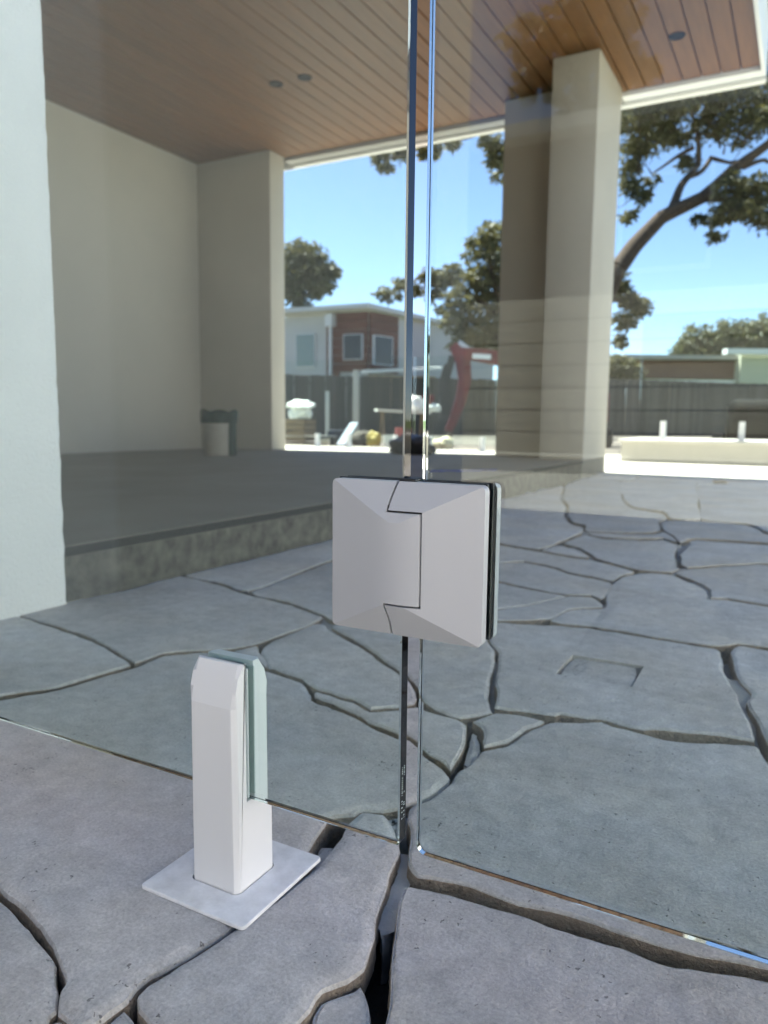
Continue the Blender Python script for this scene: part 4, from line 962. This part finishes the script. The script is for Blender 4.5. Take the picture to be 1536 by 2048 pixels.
yb('cream_block', 646, 12.0, .20, .16, .13, mat('cream_block', (.6, .52, .38), .8), 'single cream block lying on the soil', 'block')
yb('blue_bin', 675, 13.2, .30, .25, .26, mat('navy_bin', (.02, .03, .05), .6), 'small navy bin beside the leaning plank', 'bin')
a, b = at(683, 888, 12.2), at(708, 848, 12.6); bm = bmesh.new(); d = (b-a).normalized(); sd = Vector((1, .2, 0)).normalized(); obox(bm, (a+b)/2, d, sd, d.cross(sd).normalized(), (b-a).length/2+.03, .07, .015)
tag(fin(bm, 'leaning_plank', mat('blue_grey_plank', (.22, .26, .32), .7)), 'blue-grey plank leaning beside the pale post', 'plank')
sawh = empty('trestle_table', zfix(800, 13.0), 'pale board laid across trestle legs in the yard', 'trestle')
a, b = at(752, 820, 13.0), at(858, 826, 13.2); bm = bmesh.new(); d = (b-a).normalized(); sd = Vector((0, 0, 1)).cross(d).normalized(); obox(bm, (a+b)/2, d, sd, Vector((0, 0, 1)), (b-a).length/2, .16, .02); fin(bm, 'top', mat('pale_board', (.6, .56, .5), .7), sawh)
for t in (.12, .88):
    for s in (-1, 1):
        c = a.lerp(b, t); bm = bmesh.new(); tube(bm, [c+sd*.05*s, Vector((c.x, c.y, -.05))+sd*.22*s], .02, 6); fin(bm, 'leg', M_SACKB, sawh)
pt = a.lerp(b, .72); bag('white_sack', (pt.x, pt.y, pt.z+.02), .17, .13, .17, M_SACKW, 22, 'white sack heaped on the trestle board', 'sack')
pt = a.lerp(b, .98); bag('white_sack', (pt.x+.1, pt.y, pt.z+.02), .15, .12, .10, M_SACKW, 27, 'flat white sack at the end of the trestle board', 'sack')
bm = bmesh.new(); c = at(857, 806, 13.15); box(bm, (c.x-.09, c.y-.06, c.z-.03), (c.x+.09, c.y+.06, c.z+.14), .015); tag(fin(bm, 'red_can', M_RED, None, 40), 'small red fuel can on the trestle board', 'can')
def drum(name, u, D, r, h, material, label, cat, z=-.05):
    p = zfix(u, D, z); bm = bmesh.new(); lathe(bm, [(0, 0), (r*.9, 0), (r*.94, .01), (r, h*.96), (r*1.04, h*.96), (r*1.04, h), (r*.95, h), (r*.93, h*.95), (0, h*.95)], p, 20)
    return tag(fin(bm, name, material, None, 40), label, cat)
drum('white_pail', 779, 12.3, .085, .20, M_SACKW, 'white plastic pail in front of the red drum', 'pail')
drum('red_drum', 806, 12.6, .13, .32, mat('faded_red', (.38, .09, .08), .6), 'faded red drum beneath the trestle board', 'drum')
bag('yellow_bag', zfix(748, 12.8), .13, .1, .16, mat('yellow_plastic', (.45, .33, .06), .6), 31, 'crumpled yellow bag on the dark rubble heap', 'bag')
bag('rubble_heap', zfix(728, 13.0), .26, .2, .16, mat('dark_rubble', (.06, .05, .04), .95, (.12, .1, .08), 14, .01, 30), 37, 'small dark heap of rubble beside the yellow bag', 'rubble')
bag('sandbag', zfix(866, 11.6), .13, .1, .10, mat('sandbag', (.62, .52, .32), .9), 41, 'smaller cream sandbag lying beside the plumper sandbag', 'sandbag')
bag('sandbag', zfix(888, 11.7), .16, .11, .12, mat('sandbag_2', (.66, .58, .4), .9), 43, 'plumper cream sandbag below the excavator bucket', 'sandbag')
# dark rounded covered barbecue behind the pool wall
c = at(1512, 840, 12.0); bq = empty('covered_barbecue', (c.x, c.y, -.05), 'dark rounded covered bulk behind the pool wall glass', 'barbecue')
bm = bmesh.new(); box(bm, (c.x-.42, c.y-.3, -.05), (c.x+.42, c.y+.3, .78), .16, 5); fin(bm, 'cover', mat('charcoal_cover', (.006, .007, .008), .8, (.011, .012, .013), 5, spec=.15), bq, 50)
bm = bmesh.new(); box(bm, (c.x-.62, c.y-.22, .12), (c.x-.425, c.y+.22, .24), .04); fin(bm, 'side_shelf', M_RUB, bq, 50)

bw = empty('bounce_wall', (3.0, 0, -.1), 'white wall added out of view to bounce sunlight into the shade', 'wall')  # unseen wall, added to reflect sun onto the shaded foreground
boxo('wall', (3.0, -5.8, -.1), (3.2, 6.1, 2.05), M_RENDER, bw); boxo('coping', (2.97, -5.82, 2.051), (3.23, 6.12, 2.1), M_FASCIA, bw, .006)
# ------------------------------------------------------------------ behind the camera (seen mirrored in the glass)
FYB = -5.85
bf = empty('board_fence', (-2, FYB, -.1), 'pale horizontal board fence mirrored faintly in the gate glass', 'fence')
M_BRD = mat('pale_fence_board', (.42, .385, .32), .7, (.47, .435, .365), 3, island=.05)
for i in range(8):
    for j in range(5):
        x0 = -9+j*3.0
        bm = bmesh.new(); box(bm, (x0, FYB, -.1+i*.2+.010), (x0+2.99, FYB+.03, -.1+(i+1)*.2-.010), .003, 1); fin(bm, 'board', M_BRD, bf)
for j in range(6):
    x0 = -9.05+j*3.0; boxo('post', (x0, FYB-.09, -.1), (x0+.09, FYB-.002, 1.55), M_BRD, bf)
sp = sheet('side_yard', -14, -12, 12, -1.301, -.07, M_DECK); sp['label'] = 'pale ground in front of the horizontal board fence'
rh = empty('rear_house', (0, -11.0, -.1), 'dark brick two-storey house behind the board fence, mirrored in glass', 'house')
M_BRICK = mat('dark_brick', (.10, .075, .055), .9, (.14, .11, .08), 9)
boxo('wall', (-9, -16, -.1), (6, -11.0, 4.7), M_BRICK, rh); boxo('roof', (-9.3, -16.3, 4.7), (6.3, -10.6, 4.9), M_BEAM, rh)
for x in (-2.6, .2, 3.0):
    w = boxo('window', (x, -11.0, 2.6), (x+1.3, -10.95, 4.0), M_BEAM, rh); boxo('pane', (x+.07, -10.951, 2.67), (x+1.23, -10.94, 3.93), M_PANE, w)
def mir(u, v, D): q = at(u, v, D); return Vector((q.x, 2*GY0-q.y, q.z))
Lm = lambda u, v, d, r: (tuple(mir(u, v, d)), r)
D = 19.0; q = mir(1180, 860, D)
cl_ = []
for (u, v, r, n) in [(1060,80,.6,420),(1090,130,.6,420),(1130,60,.7,460),(1180,30,.8,500),(1160,110,.7,460),(1220,90,.6,420),(1200,-40,.9,500),(1260,130,.5,360),(1290,140,.35,240),(1240,30,.6,360),(1060,160,.5,300),(1130,170,.7,360),(1230,170,.6,320),(1150,-90,1.0,500),(1250,-80,.8,400)]:
    c = mir(u, v, D); cl_.append((tuple(c), (r, r*1.3, r*.8), n))
tree('gum_tree', 'leafy gum tree behind the brick house, mirrored above the column', (q.x, q.y, -.1), [[((q.x, q.y, -.15), .3), Lm(1180, 500, D, .25), Lm(1170, 250, D, .18), Lm(1170, 60, D, .08)], [Lm(1170, 250, D, .12), Lm(1240, 120, D, .05)], [Lm(1175, 280, D, .12), Lm(1090, 130, D, .05)]], cl_, M_GUM, .2, 77)
